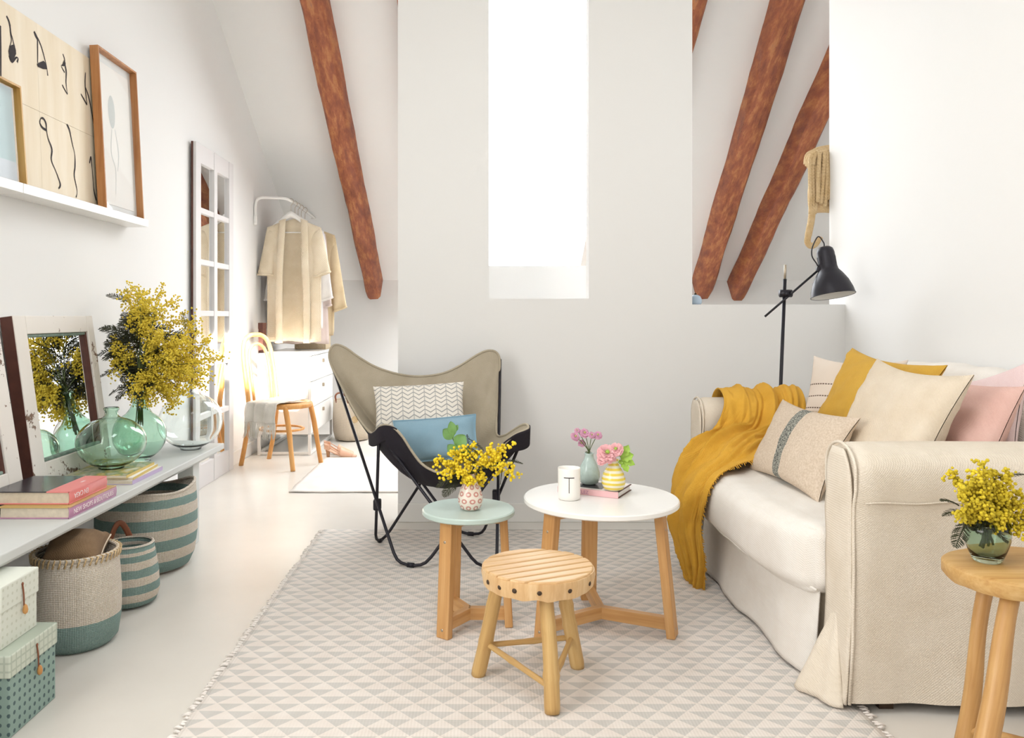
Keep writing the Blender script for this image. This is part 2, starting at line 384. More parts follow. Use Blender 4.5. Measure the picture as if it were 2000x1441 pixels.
def ring_vase():
    t = NT('ring_vase'); v = t.coord(); x, y, z = t.sep(v)
    ang = t.math('MULTIPLY', t.math('ARCTAN2', y, x), 9/(2*PI)); zr = t.math('MULTIPLY', z, 1/.024); row = t.math('FLOOR', zr)
    a = t.math('SUBTRACT', t.math('FRACT', t.math('ADD', ang, t.math('MULTIPLY', row, .5))), .5); b = t.math('SUBTRACT', t.math('FRACT', zr), .5)
    d = t.math('SQRT', t.math('ADD', t.math('MULTIPLY', a, a), t.math('MULTIPLY', b, b)))
    k = t.math('LESS_THAN', t.math('ABSOLUTE', t.math('SUBTRACT', d, .26)), .1)
    t.col(t.mix(k, lin('#efe3d6'), lin('#d0958a'))); t.set(Roughness=.15); MAT['ring_vase'] = t.m
ring_vase()
def stripe_vase():
    t = NT('stripe_vase'); v = t.coord(); x, y, z = t.sep(v)
    k = t.math('GREATER_THAN', t.math('FRACT', t.math('MULTIPLY', t.math('ADD', z, .002), 1/.0165)), .5)
    t.col(t.mix(k, lin('#eee7cf'), lin('#e8cf55'))); t.set(Roughness=.15); MAT['stripe_vase'] = t.m
stripe_vase()
plain('candle_jar', '#f7f3ec', .3); plain('wax', '#f3ecdf', .5)
plain('pink_cover', '#eab9bb', .5); plain('red_cover', '#e88784', .4); plain('purple_cover', '#bd8aa8', .35, var=.12, scale=20); plain('pale_cover', '#eadfda', .3, var=.25, scale=14); plain('ochre_cover', '#c9a765', .5)
plain('lilac_cover', '#c7b3d6', .5); plain('yellow_cover', '#d9bd6a', .5); plain('dark_cover', '#3d3a40', .25, var=.5, scale=9)
def collage():
    t = NT('magazine_cover'); v = t.coord(); f = t.noise(16, 3, v)
    t.col(t.ramp(f, [(.3, lin('#5d6f4c')), (.42, lin('#cfc2ac')), (.5, lin('#7b8d5c')), (.6, lin('#d9b64e')), (.7, lin('#e3ddd0'))])); t.set(Roughness=.3); MAT['magazine_cover'] = t.m
collage()
def art():
    t = NT('birch_panel'); v = t.coord(scale=(6, 6, .7)); f = t.noise(2.5, 5, v)
    t.col(t.ramp(f, [(.3, lin('#e9d8ba')), (.7, lin('#f3e6d0'))])); t.set(Roughness=.6); MAT['birch_panel'] = t.m
art()
plain('sketch_paper', '#e9ecea', .7, var=.04, scale=5); plain('sketch_line', '#d3d8d6', .8); plain('teal_print', '#7d9c9c', .6, var=.08); plain('grey_print', '#a5adb3', .6); plain('skin_print', '#b08a7a', .7)
plain('blue_glass_knob', '#b9cbdc', .15)

# ------------------------------------------------------------------ setting
XL, XR, YB, ZC = -1.80, 1.98, 4.26, 3.3
Yk, Zk = 8.38, 1.484                      # knee wall
def slab(name, a, b, mat='wall_paint', bevel=0): return struct(MB().box(a, b).build(name, mat, origin=Vector(a), bevel=bevel))
slab('floor', (-1.9, -1.7, -.1), (4.4, 8.5, 0), 'floor_resin')
slab('wall_left', (-1.9, -1.7, 0), (XL, Yk+.1, ZC+.2))
slab('wall_right', (XR, -1.7, 0), (XR+.2, 4.45, ZC+.2))
slab('wall_front', (XL, -1.7, 0), (XR, -1.6, ZC+.2))
m = MB()                                   # partition with the tall opening and the half-height part
ox0, ox1, oz = .0687, .605, 1.196
m.box((-.42, YB, 0), (ox0, YB+.1, ZC)); m.box((ox1, YB, 0), (1.16, YB+.1, ZC)); m.box((ox0, YB, 0), (ox1, YB+.1, oz))
struct(m.build('wall_back', 'wall_paint', origin=(0, YB, 0)))
struct(MB().box((1.16, YB, 0), (XR, 4.45, 1.165)).build('wall_half', 'wall_paint', origin=(1.16, YB, 0)))
slab('wall_alcove', (-.36, YB+.1, 0), (-.28, YB+.16, ZC)); slab('wall_niche', (1.12, YB+.1, 0), (1.16, YB+.16, ZC))
slab('wall_end', (4.2, 4.3, 0), (4.3, Yk+.1, ZC+.2)); slab('wall_knee', (XL, Yk, 0), (1.12, Yk+.1, 1.484)); slab('wall_knee_niche', (1.12, Yk, 0), (4.2, Yk+.1, 1.484))
slab('wall_niche_front', (XR+.2, 4.3, 0), (4.2, 4.45, ZC+.2))
# behind the tall opening: short returns, a low parapet and the glazed strip of the roof slope
slab('wall_dormer_left', (-.05, YB+.1, 0), (.0, YB+.16, ZC)); slab('wall_dormer_right', (.78, YB+.1, 0), (.83, YB+.16, ZC))
slab('wall_parapet', (0, 5.0, 0), (.78, 5.06, 1.42))
def sl_pt(x, y, d=0): return Vector((x, y+.5145*d, 6.512-.6*y+.8575*d))
wd = struct(thing('window_1', '', '')); del wd['label'], wd['category']; wd.location = (.42, 5.353, 3.3)
def sl_bar(m, x0, x1, y0, y1):
    vs = [sl_pt(x, y, d) for d in (0, .08) for x, y in ((x0, y0), (x1, y0), (x1, y1), (x0, y1))]; m.add(vs, [(3, 2, 1, 0), (4, 5, 6, 7), (0, 1, 5, 4), (1, 2, 6, 5), (2, 3, 7, 6), (3, 0, 4, 7)])
m = MB()
for a in ((-.28, -.23, 5.353, 8.48), (1.07, 1.12, 5.353, 8.48), (-.23, 1.07, 5.353, 5.38), (-.23, 1.07, 8.4, 8.48)): sl_bar(m, *a)
m.build('window_frame', 'white_paint', wd)
MB().add([sl_pt(-.23, 5.38, .04), sl_pt(1.07, 5.38, .04), sl_pt(1.07, 8.4, .04), sl_pt(-.23, 8.4, .04)], [(3, 2, 1, 0)]).build('pane', 'window_glass', wd)
# ceiling: flat part with a roof window for the sun, then the slope
hx0, hx1, hy0, hy1 = -.5, .2, .7, 2.0
m = MB()
for a, b in (((XL, -1.7), (XR+.2, hy0)), ((XL, hy1), (XR+.2, 5.353)), ((XL, hy0), (hx0, hy1)), ((hx1, hy0), (XR+.2, hy1)), ((XR+.2, 4.3), (4.2, 5.353))):
    m.box((a[0], a[1], ZC), (b[0], b[1], ZC+.12))
struct(m.build('ceiling', 'wall_paint', origin=(0, 0, ZC)))
wd = struct(thing('window_2', '', '')); del wd['label'], wd['category']; wd.location = ((hx0+hx1)/2, (hy0+hy1)/2, ZC)
m = MB()
for a, b in (((hx0, hy0), (hx0+.03, hy1)), ((hx1-.03, hy0), (hx1, hy1)), ((hx0+.03, hy0), (hx1-.03, hy0+.03)), ((hx0+.03, hy1-.03), (hx1-.03, hy1))): m.box((a[0], a[1], ZC+.02), (b[0], b[1], ZC+.1))
m.build('window_frame', 'white_paint', wd); MB().box((hx0+.03, hy0+.03, ZC+.05), (hx1-.03, hy1-.03, ZC+.055)).build('pane', 'window_glass', wd)
def slope(name, x0, x1):
    vs = [(x, y, z+d) for d in (0, .12) for x, y, z in ((x0, 5.353, ZC), (x1, 5.353, ZC), (x1, Yk+.1, 6.512-.6*(Yk+.1)), (x0, Yk+.1, 6.512-.6*(Yk+.1)))]
    struct(MB().add(vs, [(3, 2, 1, 0), (4, 5, 6, 7), (0, 1, 5, 4), (1, 2, 6, 5), (2, 3, 7, 6), (3, 0, 4, 7)]).build(name, 'wall_paint', origin=(x0, 5.353, ZC)))
slope('ceiling_slope', XL, -.28); slope('ceiling_slope_niche', 1.12, 4.2)
# frame of the left window beside the camera
def win(name, a, b, ax, th=.05):
    t = struct(thing(name, '', '')); del t['label'], t['category']; a, b = Vector(a), Vector(b); t.location = (a+b)/2; m = MB(); i, j = [k for k in range(3) if k != ax]
    for lo, hi in (((a[i]-th, a[j]-th), (a[i], b[j]+th)), ((b[i], a[j]-th), (b[i]+th, b[j]+th)), ((a[i], a[j]-th), (b[i], a[j])), ((a[i], b[j]), (b[i], b[j]+th))):
        p, q = [0, 0, 0], [0, 0, 0]; p[i], p[j], q[i], q[j] = lo[0], lo[1], hi[0], hi[1]; p[ax], q[ax] = a[ax], b[ax]; m.box(p, q)
    m.build('window_frame', 'white_paint', t)
win('window_3', (-1.8, -.45, .9), (-1.76, 1.55, 2.6), 0)
# baseboards
slab('baseboard_back', (-.42, YB-.014, 0), (XR, YB, .1), 'white_paint', .003); slab('baseboard_left', (XL, -1.6, 0), (XL+.014, Yk, .1), 'white_paint', .003)
slab('baseboard_right', (XR-.014, -1.6, 0), (XR, YB-.014, .1), 'white_paint', .003)
# roof beams (hewn: uneven edges)
def beam(label, p0, p1, wd_, dp, seed, p_end=True):
    p0, p1 = Vector(p0), Vector(p1); t = (p1-p0).normalized(); a = Vector((1, 0, 0)); a = (a-t*a.dot(t)).normalized(); b = t.cross(a)
    if b.z < 0: b = -b
    N = 34; rnd = random.Random(seed); m = MB(); vs = []; ch = .022
    prof = [(-.5, 1), (-.5, ch/dp), (-.5+ch/wd_, 0), (.5-ch/wd_*1.5, 0), (.5, ch*1.6/dp), (.5, 1)]
    for i in range(N+1):
        s = i/N; c = p0.lerp(p1, s); tw = wd_*(1-.12*s)
        for k, (u, v) in enumerate(prof):
            q = Vector((seed*3.1+k*2.7, s*7, 0)); j = noise.noise(q)*.012+noise.noise(q*3.3)*.005; j2 = noise.noise(q+Vector((0, 0, 9)))*.010
            e = min(1, (1-s)*30+.86) if v < .5 else 1
            vs.append(c+a*(u*tw*e+j*(1 if u else 0))+b*(v*dp+(j2 if v < .5 else 0)))
    K = len(prof); fs = [(i*K+k, i*K+(k+1) % K, (i+1)*K+(k+1) % K, (i+1)*K+k) for i in range(N) for k in range(K)]
    fs += [tuple(range(K-1, -1, -1)), tuple(N*K+k for k in range(K))]
    tag(m.add(vs, fs).build('roof_beam', 'beam_wood', origin=p1, auto=50), label, 'beam', 'rough wooden roof beams')
beam('reddish hewn roof beam sloping down beside the hanging clothes', (-1.085, 5.1, 3.235), (-1.06, 8.24, 1.28), .17, .24, 1)
beam('short glimpse of brown roof beam at left edge of central wall', (-.445, 5.1, 3.235), (-.445, 8.2, 1.30), .15, .22, 2)
beam('red brown roof beam cut off by right edge of central wall', (1.435, 5.1, 3.235), (1.47, 8.2, 1.30), .18, .24, 3)
beam('wide red brown roof beam in full view behind half wall', (2.075, 5.1, 3.235), (2.36, 8.24, 1.28), .185, .24, 4)
beam('red brown roof beam behind the jute rope coil', (2.615, 5.1, 3.235), (2.725, 8.24, 1.265), .165, .24, 5)
# ------------------------------------------------------------------ rug and alcove mat
def rug():
    x0, x1, y0, y1 = -.78, 1.07, 1.45, 4.06
    t = thing('area_rug', 'large flatwoven rug with pale grey and cream triangles', 'rug', ((x0+x1)/2, (y0+y1)/2, 0))
    rnd = random.Random(3)
    def fn(u, v):
        x = x0+(x1-x0)*u; y = y0+(y1-y0)*v; e = 0
        if u < .01: x += noise.noise(Vector((y*14, 0, 0)))*.008
        if v > .99: y += noise.noise(Vector((x*9, 3, 0)))*.008
        return Vector((x, y, .007+noise.noise(Vector((x*3, y*3, 0)))*.0018+(.003*max(0, noise.noise(Vector((y*18, 7, 0)))) if u < .03 else 0)))
    MB().grid(fn, 70, 110).build('weave', 'rug_weave', t, smooth=True, solid=.007)
    m = MB()
    for i in range(150):                 # knotted ends of the warp along the short sides
        y = y0+(y1-y0)*(i+.5)/150+rnd.uniform(-.004, .004)
        for sx, xe in ((-1, x0), (1, x1)):
            L = rnd.uniform(.012, .03); dy = rnd.uniform(-.012, .012)
            m.tube([(xe-sx*.004, y, .007), (xe+sx*L*.5, y+dy*.4, .009), (xe+sx*L, y+dy, .004)], [.0042, .0045, .0015], 5)
    stuff(m.build('fringe', 'mat_weave', t, smooth=True))
rug()
def alcove_mat():
    t = thing('floor_mat', 'thin pale blush mat on the alcove floor near the shoes', 'mat', (-.72, 5.6, 0))
    MB().grid(lambda u, v: Vector((-1.17+.83*u+.012*noise.noise(Vector((v*9, 1, 0))), 4.95+1.2*v+.01*noise.noise(Vector((u*9, 5, 0))), .006+.003*noise.noise(Vector((u*6, v*6, 0))))), 30, 40).build('weave', 'mat_weave', t, smooth=True, solid=.006)
alcove_mat()
# ------------------------------------------------------------------ bench
bt = thing('bench', 'long low pale grey wooden bench along the left wall', 'bench', (-1.56, 2.7, 0))
MB().box((-1.79, 1.1, .405), (-1.325, 4.175, .435)).build('seat', 'bench_paint', bt, bevel=.004)
m = MB(); m.box((-1.375, 1.18, .39), (-1.345, 4.12, .405)); m.box((-1.78, 4.08, .39), (-1.375, 4.11, .405)); m.build('apron', 'bench_paint', bt, bevel=.003)
for x in (-1.43, -1.78):
    for y in (1.2, 3.80): MB().box((x, y, 0), (x+.075, y+.085, .405)).build('leg', 'bench_paint', bt, bevel=.003)
# ------------------------------------------------------------------ storage boxes
def storage_box(label, a, b, zlid, body, lid, cord):
    t = thing('storage_box', label, 'box', ((a[0]+b[0])/2, (a[1]+b[1])/2, a[2]))
    MB().box((a[0]+.004, a[1]+.004, a[2]), (b[0]-.004, b[1]-.004, zlid+.004)).build('body', body, t, bevel=.003)
    MB().box((a[0], a[1], zlid), (b[0], b[1], b[2])).build('lid', lid, t, bevel=.004)
    c = thing('x', '', '') if False else None
    cy = cord; z1 = b[2]-.022; z0 = z1-.085
    k = MB().tube(cat([(b[0]+.001, cy, z1), (b[0]+.004, cy+.001, z1-.03), (b[0]+.003, cy+.004, z0+.02)], 6), .0022, 6).build('cord', 'leather', t, smooth=True)
    MB().lathe([(.001, 0), (.006, .004), (.0075, .012), (.005, .024), (.001, .028)], (b[0]+.006, cy+.005, z0), 10).build('wooden_toggle', 'ash_wood', k, smooth=True)
    MB().lathe([(.0, 0), (.005, .001), (.004, .003), (0, .0035)], (b[0], cy, z1), 10, Matrix.Rotation(PI/2, 4, 'Y')).build('rivet', 'leather', t, smooth=True)
storage_box('sage green dotted storage box under the paler box', (-1.52, 2.06, 0), (-1.21, 2.295, .218), .158, 'box_green', 'box_lid', 2.185)
storage_box('pale cream dotted storage box on the green box', (-1.52, 2.09, .218), (-1.25, 2.27, .386), .315, 'box_pale', 'box_pale', 2.185)
# ------------------------------------------------------------------ woven baskets
def basket(name, label, c, prof, mat, rim_r, n=64, squash=None, rim_fn=None, extra=None):
    t = thing(name, label, 'basket', (c[0], c[1], 0))
    m = MB(); inner = [(r-.007, z+.006) for r, z in prof]
    m.lathe([(.001, .004)]+prof+inner[::-1]+[(.001, .012)], c, n, cap=False)
    if rim_fn: m.v = [tuple(rim_fn(Vector(p)-Vector(c))+Vector(c)) for p in m.v]
    m.build('body', mat, t, smooth=True)
    r, z = prof[-1]; m = MB(); pts = []
    for k in range(n):
        a = 2*PI*k/n; p = Vector(((r-.003)*math.cos(a), (r-.003)*math.sin(a), z))
        if rim_fn: p = rim_fn(p)
        pts.append(p+Vector(c))
    m.tube(pts, rim_r, 8, closed=True); m.build('rim', mat, t, smooth=True); return t
b1 = basket('woven_basket', 'cream woven basket with wide green base, cushion inside, beside stacked boxes', (-1.352, 2.685, .002), [(.112, 0), (.13, .02), (.139, .08), (.141, .16), (.136, .24), (.131, .305)], 'cream_basket', .007)
m = MB(); n = 46
for k in range(n):                        # whip-stitched rim
    a = 2*PI*k/n; c, s = math.cos(a), math.sin(a); m.tube([(-1.352+.136*c, 2.685+.136*s, .288), (-1.352+.139*math.cos(a+.06), 2.685+.139*math.sin(a+.06), .312), (-1.352+.124*c, 2.685+.124*s, .312)], .003, 5)
m.build('rim_stitching', 'jute', b1, smooth=True)
b2 = basket('woven_basket', 'small green and cream striped basket with leather handle between two larger baskets', (-1.335, 3.05, .002), [(.075, 0), (.1, .012), (.112, .05), (.108, .12), (.097, .19), (.09, .228)], 'small_basket', .005)
for sgn in (-1,):
    cx, cy = -1.335, 3.05; a = PI*.75 if sgn < 0 else -PI*.25
    def hp(t, cx=cx, cy=cy, a=a):
        aa = a+(t-.5)*.95; return Vector((cx+.092*math.cos(aa), cy+.092*math.sin(aa), .215+.075*math.sin(PI*t)))
    if sgn < 0 or True:
        m = MB(); P = [hp(i/14) for i in range(15)]
        for i in range(14): m.bar(P[i], P[i+1]+(P[i+1]-P[i])*.15, .022, .004, (0, 0, 1)) if False else None
        def strap(u, v): 
            p = hp(u); d = Vector((p.x-cx, p.y-cy, 0)).normalized(); tt = (hp(min(1, u+.02))-hp(max(0, u-.02))).normalized(); w_ = tt.cross(d); return p+w_*(v-.5)*.022
        m.grid(strap, 16, 3); m.build('handle', 'leather', b2, smooth=True, solid=.004)
b3 = basket('woven_basket', 'large green and cream striped basket by the bench leg', (-1.452, 3.50, .002), [(.15, 0), (.178, .012), (.2, .06), (.212, .15), (.211, .25), (.203, .335)], 'large_basket', .006,
            rim_fn=lambda p: Vector((p.x, p.y, p.z+(.025*max(0, p.x)/.2+.012*math.sin(3*math.atan2(p.y, p.x)))*(max(0, p.z)/.335)**3)))
MB().rbox((-1.6, 3.36, .08), (-1.36, 3.66, .285), .08, 8, (.02, .02, .02), nz=.02).build('folded_blanket', 'brown_velvet', None, origin=(-1.48, 3.5, .08), smooth=True)
tag(bpy.data.objects['folded_blanket'], 'dark brown blanket inside the large striped basket', 'blanket')
# ------------------------------------------------------------------ pillows
def pillow(name, label, mat, w, h, t, M, seed=0, piping=None, pinch=.09, wr=.012, catg='cushion', n=30, flange=0):
    r = thing(name, label, catg, M.translation); rnd = random.Random(seed); off = Vector((seed*7.3, seed*3.1, 0))
    L = M.copy(); L.translation = (0, 0, 0); mb = MB(); N = n
    def pt(s, q, side):
        u, v = -1+2*s, -1+2*q
        u2 = math.copysign(1-(1-abs(u))**1.35, u); v2 = math.copysign(1-(1-abs(v))**1.35, v); u, v = u2, v2
        x = w/2*u*(1-pinch*(1-v*v)*abs(u)**2); y = h/2*v*(1-pinch*(1-u*u)*abs(v)**2)
        uu = u*(1+flange); vv = v*(1+flange); e = max(0, 1-uu*uu)*max(0, 1-vv*vv)
        z = t/2*(e**.42 if e > 0 else 0)
        ed = 1-max(abs(u), abs(v)); wn = noise.noise(Vector((x*9, y*9, side*5))+off)+.5*noise.noise(Vector((x*22, y*22, side*5))+off)
        cr = (abs(u)*abs(v))**2*noise.noise(Vector((x*40*(1 if v > 0 else -1)+y*40, side, 0))+off)
        z += (wn*wr*min(1, ed*7)+cr*wr*1.6*min(1, ed*9))
        return Vector((x, y, side*max(z, .0012)))
    for side in (1, -1): mb.grid(lambda s, q: pt(s, q, side) if side > 0 else pt(q, s, side), N, N)
    ob = mb.build('cover', mat, r, local=True, smooth=True); ob.rotation_euler = M.to_euler()
    if piping:
        edge = [pt(i/24, 0, 1) for i in range(24)]+[pt(1, i/24, 1) for i in range(24)]+[pt(1-i/24, 1, 1) for i in range(24)]+[pt(0, 1-i/24, 1) for i in range(24)]
        e = MB().tube(edge, .0032, 6, closed=True).build('seam', piping, r, local=True, smooth=True); e.rotation_euler = M.to_euler()
    return r
pillow('cushion', 'brown cushion stuffed in the cream woven basket', 'brown_velvet', .19, .19, .14, frame((-1.36, 2.69, .300), (1, .25, .0), (0, .95, .3)), 4, 'cream_linen', catg='cushion')
# ------------------------------------------------------------------ books and magazines on the bench
def book(name, label, a, b, cover, top=None, spine='+x', band=None, hard=.0035, M=None):
    t = thing(name, label, 'book', ((a[0]+b[0])/2, (a[1]+b[1])/2, a[2])); m = MB()
    x0, y0, z0 = a; x1, y1, z1 = b
    m.box((x0, y0, z0), (x1, y1, z0+hard)); m.build('back_cover', cover, t, bevel=.0008)
    m = MB(); m.box((x0, y0, z1-hard), (x1-(band or 0), y1, z1)); m.build('front_cover', top or cover, t, bevel=.0008)
    if band: MB().box((x1-band, y0, z1-hard), (x1, y1, z1+.0003)).build('cover_band', cover, t)
    m = MB(); m.grid(lambda u, v: Vector((x1-.004+.004*math.sin(PI*u), y0+(y1-y0)*v, z0+(z1-z0)*u)), 8, 1); m.build('spine', cover, t, smooth=True, solid=.003)
    MB().box((x0+.006, y0+.005, z0+hard), (x1-.005, y1-.005, z1-hard)).build('pages', 'page_edge', t)
    return t
bk1 = book('book', 'thick hardback with purple spine at the bottom of the book pile', (-1.57, 2.605, .4355), (-1.335, 2.945, .474), 'purple_cover', 'ochre_cover')
text('NEW SHOPS & BOUTIQUES', .0235, 'white_ink', frame((-1.3335, 2.63, .4465), (0, 1, 0), (0, 0, 1)), bk1, sx=1.0)
bk2 = book('book', 'hardback with coral red spine on top of the purple book', (-1.62, 2.64, .4745), (-1.352, 2.905, .517), 'red_cover', 'dark_cover', band=.078)
text('EN CASA', .024, 'white_ink', frame((-1.3505, 2.765, .505), (0, -1, 0), (0, 0, -1)), bk2)
text('VIVIR', .012, 'white_ink', frame((-1.385, 2.79, .5176), (0, 1, 0), (-1, 0, 0)), bk2)
def magazine(label, x0, y0, x1, y1, z, th, cover, spine, rz):
    t = thing('magazine', label, 'magazine', ((x0+x1)/2, (y0+y1)/2, z), rz); w_, d_ = (x1-x0)/2, (y1-y0)/2
    MB().box((-w_, -d_, th*.12), (w_-.001, d_, th*.88)).build('pages', 'page_edge', t, local=True)
    MB().box((-w_, -d_, th*.88), (w_, d_, th)).build('front_cover', cover, t, local=True); MB().box((-w_, -d_, 0), (w_, d_, th*.12)).build('back_cover', spine, t, local=True)
    MB().box((w_-.0005, -d_, 0), (w_+.0012, d_, th)).build('spine', spine, t, local=True); return t
mg = magazine('lilac spined magazine at the bottom under the green bottle', -1.60, 3.14, -1.36, 3.44, .4355, .016, 'white_paint', 'lilac_cover', 0)
magazine('yellow spined magazine in the middle under the green bottle', -1.61, 3.14, -1.37, 3.43, .4518, .01, 'paper', 'yellow_cover', .07)
magazine('green and yellow patterned magazine directly under the green bottle', -1.625, 3.13, -1.385, 3.42, .462, .011, 'magazine_cover', 'yellow_cover', .03)
# ------------------------------------------------------------------ glass bottles
def bottle(name, label, c, outer, mat, th, n=56, catg='bottle'):
    t = thing(name, label, catg, c); inner = []
    for i, (r, z) in enumerate(outer): inner.append((max(r-th, .0008), z+(th*1.6 if z < outer[-1][1]*.25 else 0)*(1 if i < 3 else .3)))
    prof = [(.0006, outer[0][1])]+outer+[(max(outer[-1][0]-th, .002), outer[-1][1])]+inner[::-1]
    prof.append((.0006, inner[0][1])); m = MB(); m.lathe(prof, c, n, cap=False); m.build('glass_body', mat, t, smooth=True); return t
def arc(r, zc, rz, a0, a1, n): return [(r*math.cos(a), zc+rz*math.sin(a)) for a in [a0+(a1-a0)*i/n for i in range(n+1)]]
bo = [(.05, 0)]+arc(.137, .106, .106, -1.2, 1.24, 18)+[(.034, .21), (.026, .218), (.025, .235), (.03, .24), (.031, .247), (.027, .251)]
bottle('glass_bottle', 'squat round pale green glass bottle standing on magazines', (-1.512, 3.29, .4732), bo, 'green_glass', .003)
bo = [(.05, 0)]+arc(.118, .118, .116, -1.2, 1.05, 18)+[(.043, .24), (.032, .262), (.028, .30), (.027, .345), (.034, .35), (.034, .362), (.027, .365)]
bottle('demijohn', 'green glass demijohn holding the big mimosa bouquet', (-1.555, 3.665, .4352), bo, 'deep_green_glass', .003)
bo = [(.05, 0)]+arc(.155, .142, .14, -1.22, 1.2, 18)+[(.05, .275), (.035, .29), (.03, .32), (.036, .325), (.036, .335), (.03, .338)]
bottle('demijohn', 'large clear glass demijohn at the end of the bench', (-1.433, 3.985, .4352), bo, 'clear_glass', .003)
# ------------------------------------------------------------------ old window frames leaning on the wall
def old_frame(label, y0, y1, zb, ht, xb, xt, ml, mr, mt, mbm, thick, nm='window_mirror', pane='mirror_glass'):
    t = thing(nm, label, 'mirror', ((xb+xt)/2-thick/2, (y0+y1)/2, zb))
    up = Vector((xt-xb, 0, ht)).normalized(); L = ht/up.z; out = Vector((up.z, 0, -up.x)); o = Vector((xb, y0, zb))
    M = Matrix(((0, up.x, out.x, o.x), (1, 0, 0, o.y), (0, up.z, out.z, o.z), (0, 0, 0, 1))); W = y1-y0
    def strip(nme, a, b, z0, z1, mat, par=t, bv=.003): return MB().box((a[0], a[1], z0), (b[0], b[1], z1), M).build(nme, mat, par, bevel=bv)
    strip('stile', (.003, 0), (ml, L), -thick, 0, 'chipped_paint'); strip('stile', (W-mr, 0), (W-.003, L), -thick, 0, 'chipped_paint')
    strip('rail', (ml, 0), (W-mr, mbm), -thick, -.0005, 'chipped_paint'); strip('rail', (ml, L-mt), (W-mr, L), -thick, -.0005, 'chipped_paint')
    strip('side_edge', (0, .001), (.004, L-.001), -thick+.001, -.003, 'brown_edge'); strip('side_edge', (W-.004, .001), (W, L-.001), -thick+.001, -.003, 'brown_edge')
    for a, b, mt_ in (((ml, mbm), (ml+.012, L-mt), 'green_bevel'), ((W-mr-.012, mbm), (W-mr, L-mt), 'brown_edge'), ((ml+.012, mbm), (W-mr-.012, mbm+.012), 'green_bevel'), ((ml+.012, L-mt-.012), (W-mr-.012, L-mt), 'green_bevel')):
        strip('bead', a, b, -.028, -.008, mt_, bv=.004)
    strip('mirror_pane', (ml, mbm), (W-mr, L-mt), -.03, -.024, pane, bv=0); return t
old_frame('old window frame mirror with chipped white paint and brown side reflecting the mimosa', 2.985, 3.61, .4415, .662, -1.655, -1.745, .085, .06, .072, .095, .05)
old_frame('chipped cream window frame leaning behind the book pile', 2.28, 2.87, .442, .595, -1.625, -1.72, .08, .085, .08, .11, .045)
# ------------------------------------------------------------------ picture ledges and pictures
def ledge(label, y0, y1):
    t = thing('picture_ledge', label, 'shelf', (-1.75, (y0+y1)/2, 1.56))
    MB().box((XL+.001, y0, 1.56), (-1.692, y1, 1.573)).build('shelf_board', 'white_lacquer', t, bevel=.001)
    MB().box((-1.703, y0, 1.5605), (-1.69, y1, 1.598)).build('lip', 'white_lacquer', t, bevel=.002); MB().box((XL+.001, y0, 1.573), (XL+.012, y1, 1.62)).build('back_strip', 'white_lacquer', t, bevel=.001)
ledge('white picture ledge under the golden frame', 1.75, 2.962); ledge('white picture ledge under the oak frame', 2.964, 4.09)
def picture(label, y0, y1, zb, ht, xb, xt, bw, depth, woodm, paint):
    t = thing('framed_picture', label, 'picture', ((xb+xt)/2, (y0+y1)/2, zb))
    up = Vector((xt-xb, 0, ht)).normalized(); L = ht/up.z; out = Vector((up.z, 0, -up.x)); o = Vector((xb, y0, zb)); W = y1-y0
    M = Matrix(((0, up.x, out.x, o.x), (1, 0, 0, o.y), (0, up.z, out.z, o.z), (0, 0, 0, 1)))
    for a, b in (((0, 0), (bw, L)), ((W-bw, 0), (W, L)), ((bw, 0), (W-bw, bw)), ((bw, L-bw), (W-bw, L))): MB().box((a[0], a[1], -depth), (b[0], b[1], 0), M).build('frame_bar', woodm, t, bevel=.001)
    MB().box((bw, bw, -depth), (W-bw, L-bw, -depth+.006), M).build('backing', 'sketch_paper', t)
    paint(t, M, W, L, bw, depth)
    MB().box((bw, bw, -.016), (W-bw, L-bw, -.014), M).build('pane', 'window_glass', t); return t
def ribbon(mb, pts, w, M, zoff, ws=None):
    P = cat([Vector((p[0], p[1], 0)) for p in pts], 5); n = len(P)
    vs = []
    for i, p in enumerate(P):
        t = (P[min(i+1, n-1)]-P[max(i-1, 0)]); t = t.normalized() if t.length > 1e-9 else Vector((1, 0, 0)); q = Vector((-t.y, t.x, 0))
        k = w*(.8+.25*math.sin(i*.35)+.25*noise.noise(Vector((i*.25, pts[0][0]*50, 0))))
        for s in (-1, 1): vs.append(M @ Vector((p.x+q.x*s*k/2, p.y+q.y*s*k/2, zoff)))
    mb.add(vs, [(2*i, 2*i+1, 2*i+3, 2*i+2) for i in range(n-1)])
def sketch(t, M, W, L, bw, d):
    MB().box((bw+.03, bw+.05, -d+.006), (W-bw-.03, L-bw-.04, -d+.008), M).build('drawing_sheet', 'paper', t)
    m = MB(); m.grid(lambda u, v: M @ Vector((W*.42+.035*math.cos(2*PI*u)*v, L*.66+.08*math.sin(2*PI*u)*v, -d+.0085)), 24, 1)
    for pts in ([(W*.4, L*.55), (W*.36, L*.4), (W*.45, L*.3), (W*.42, L*.15)], [(W*.48, L*.56), (W*.55, L*.42), (W*.5, L*.3)]): ribbon(m, pts, .006, M, -d+.0085)
    m.build('drawing', 'sketch_line', t)
picture('tall oak frame with faint line drawing at the end of the ledge', 3.667, 4.085, 1.5765, .780, -1.7065, -1.748, .009, .04, 'oak_wood', sketch)
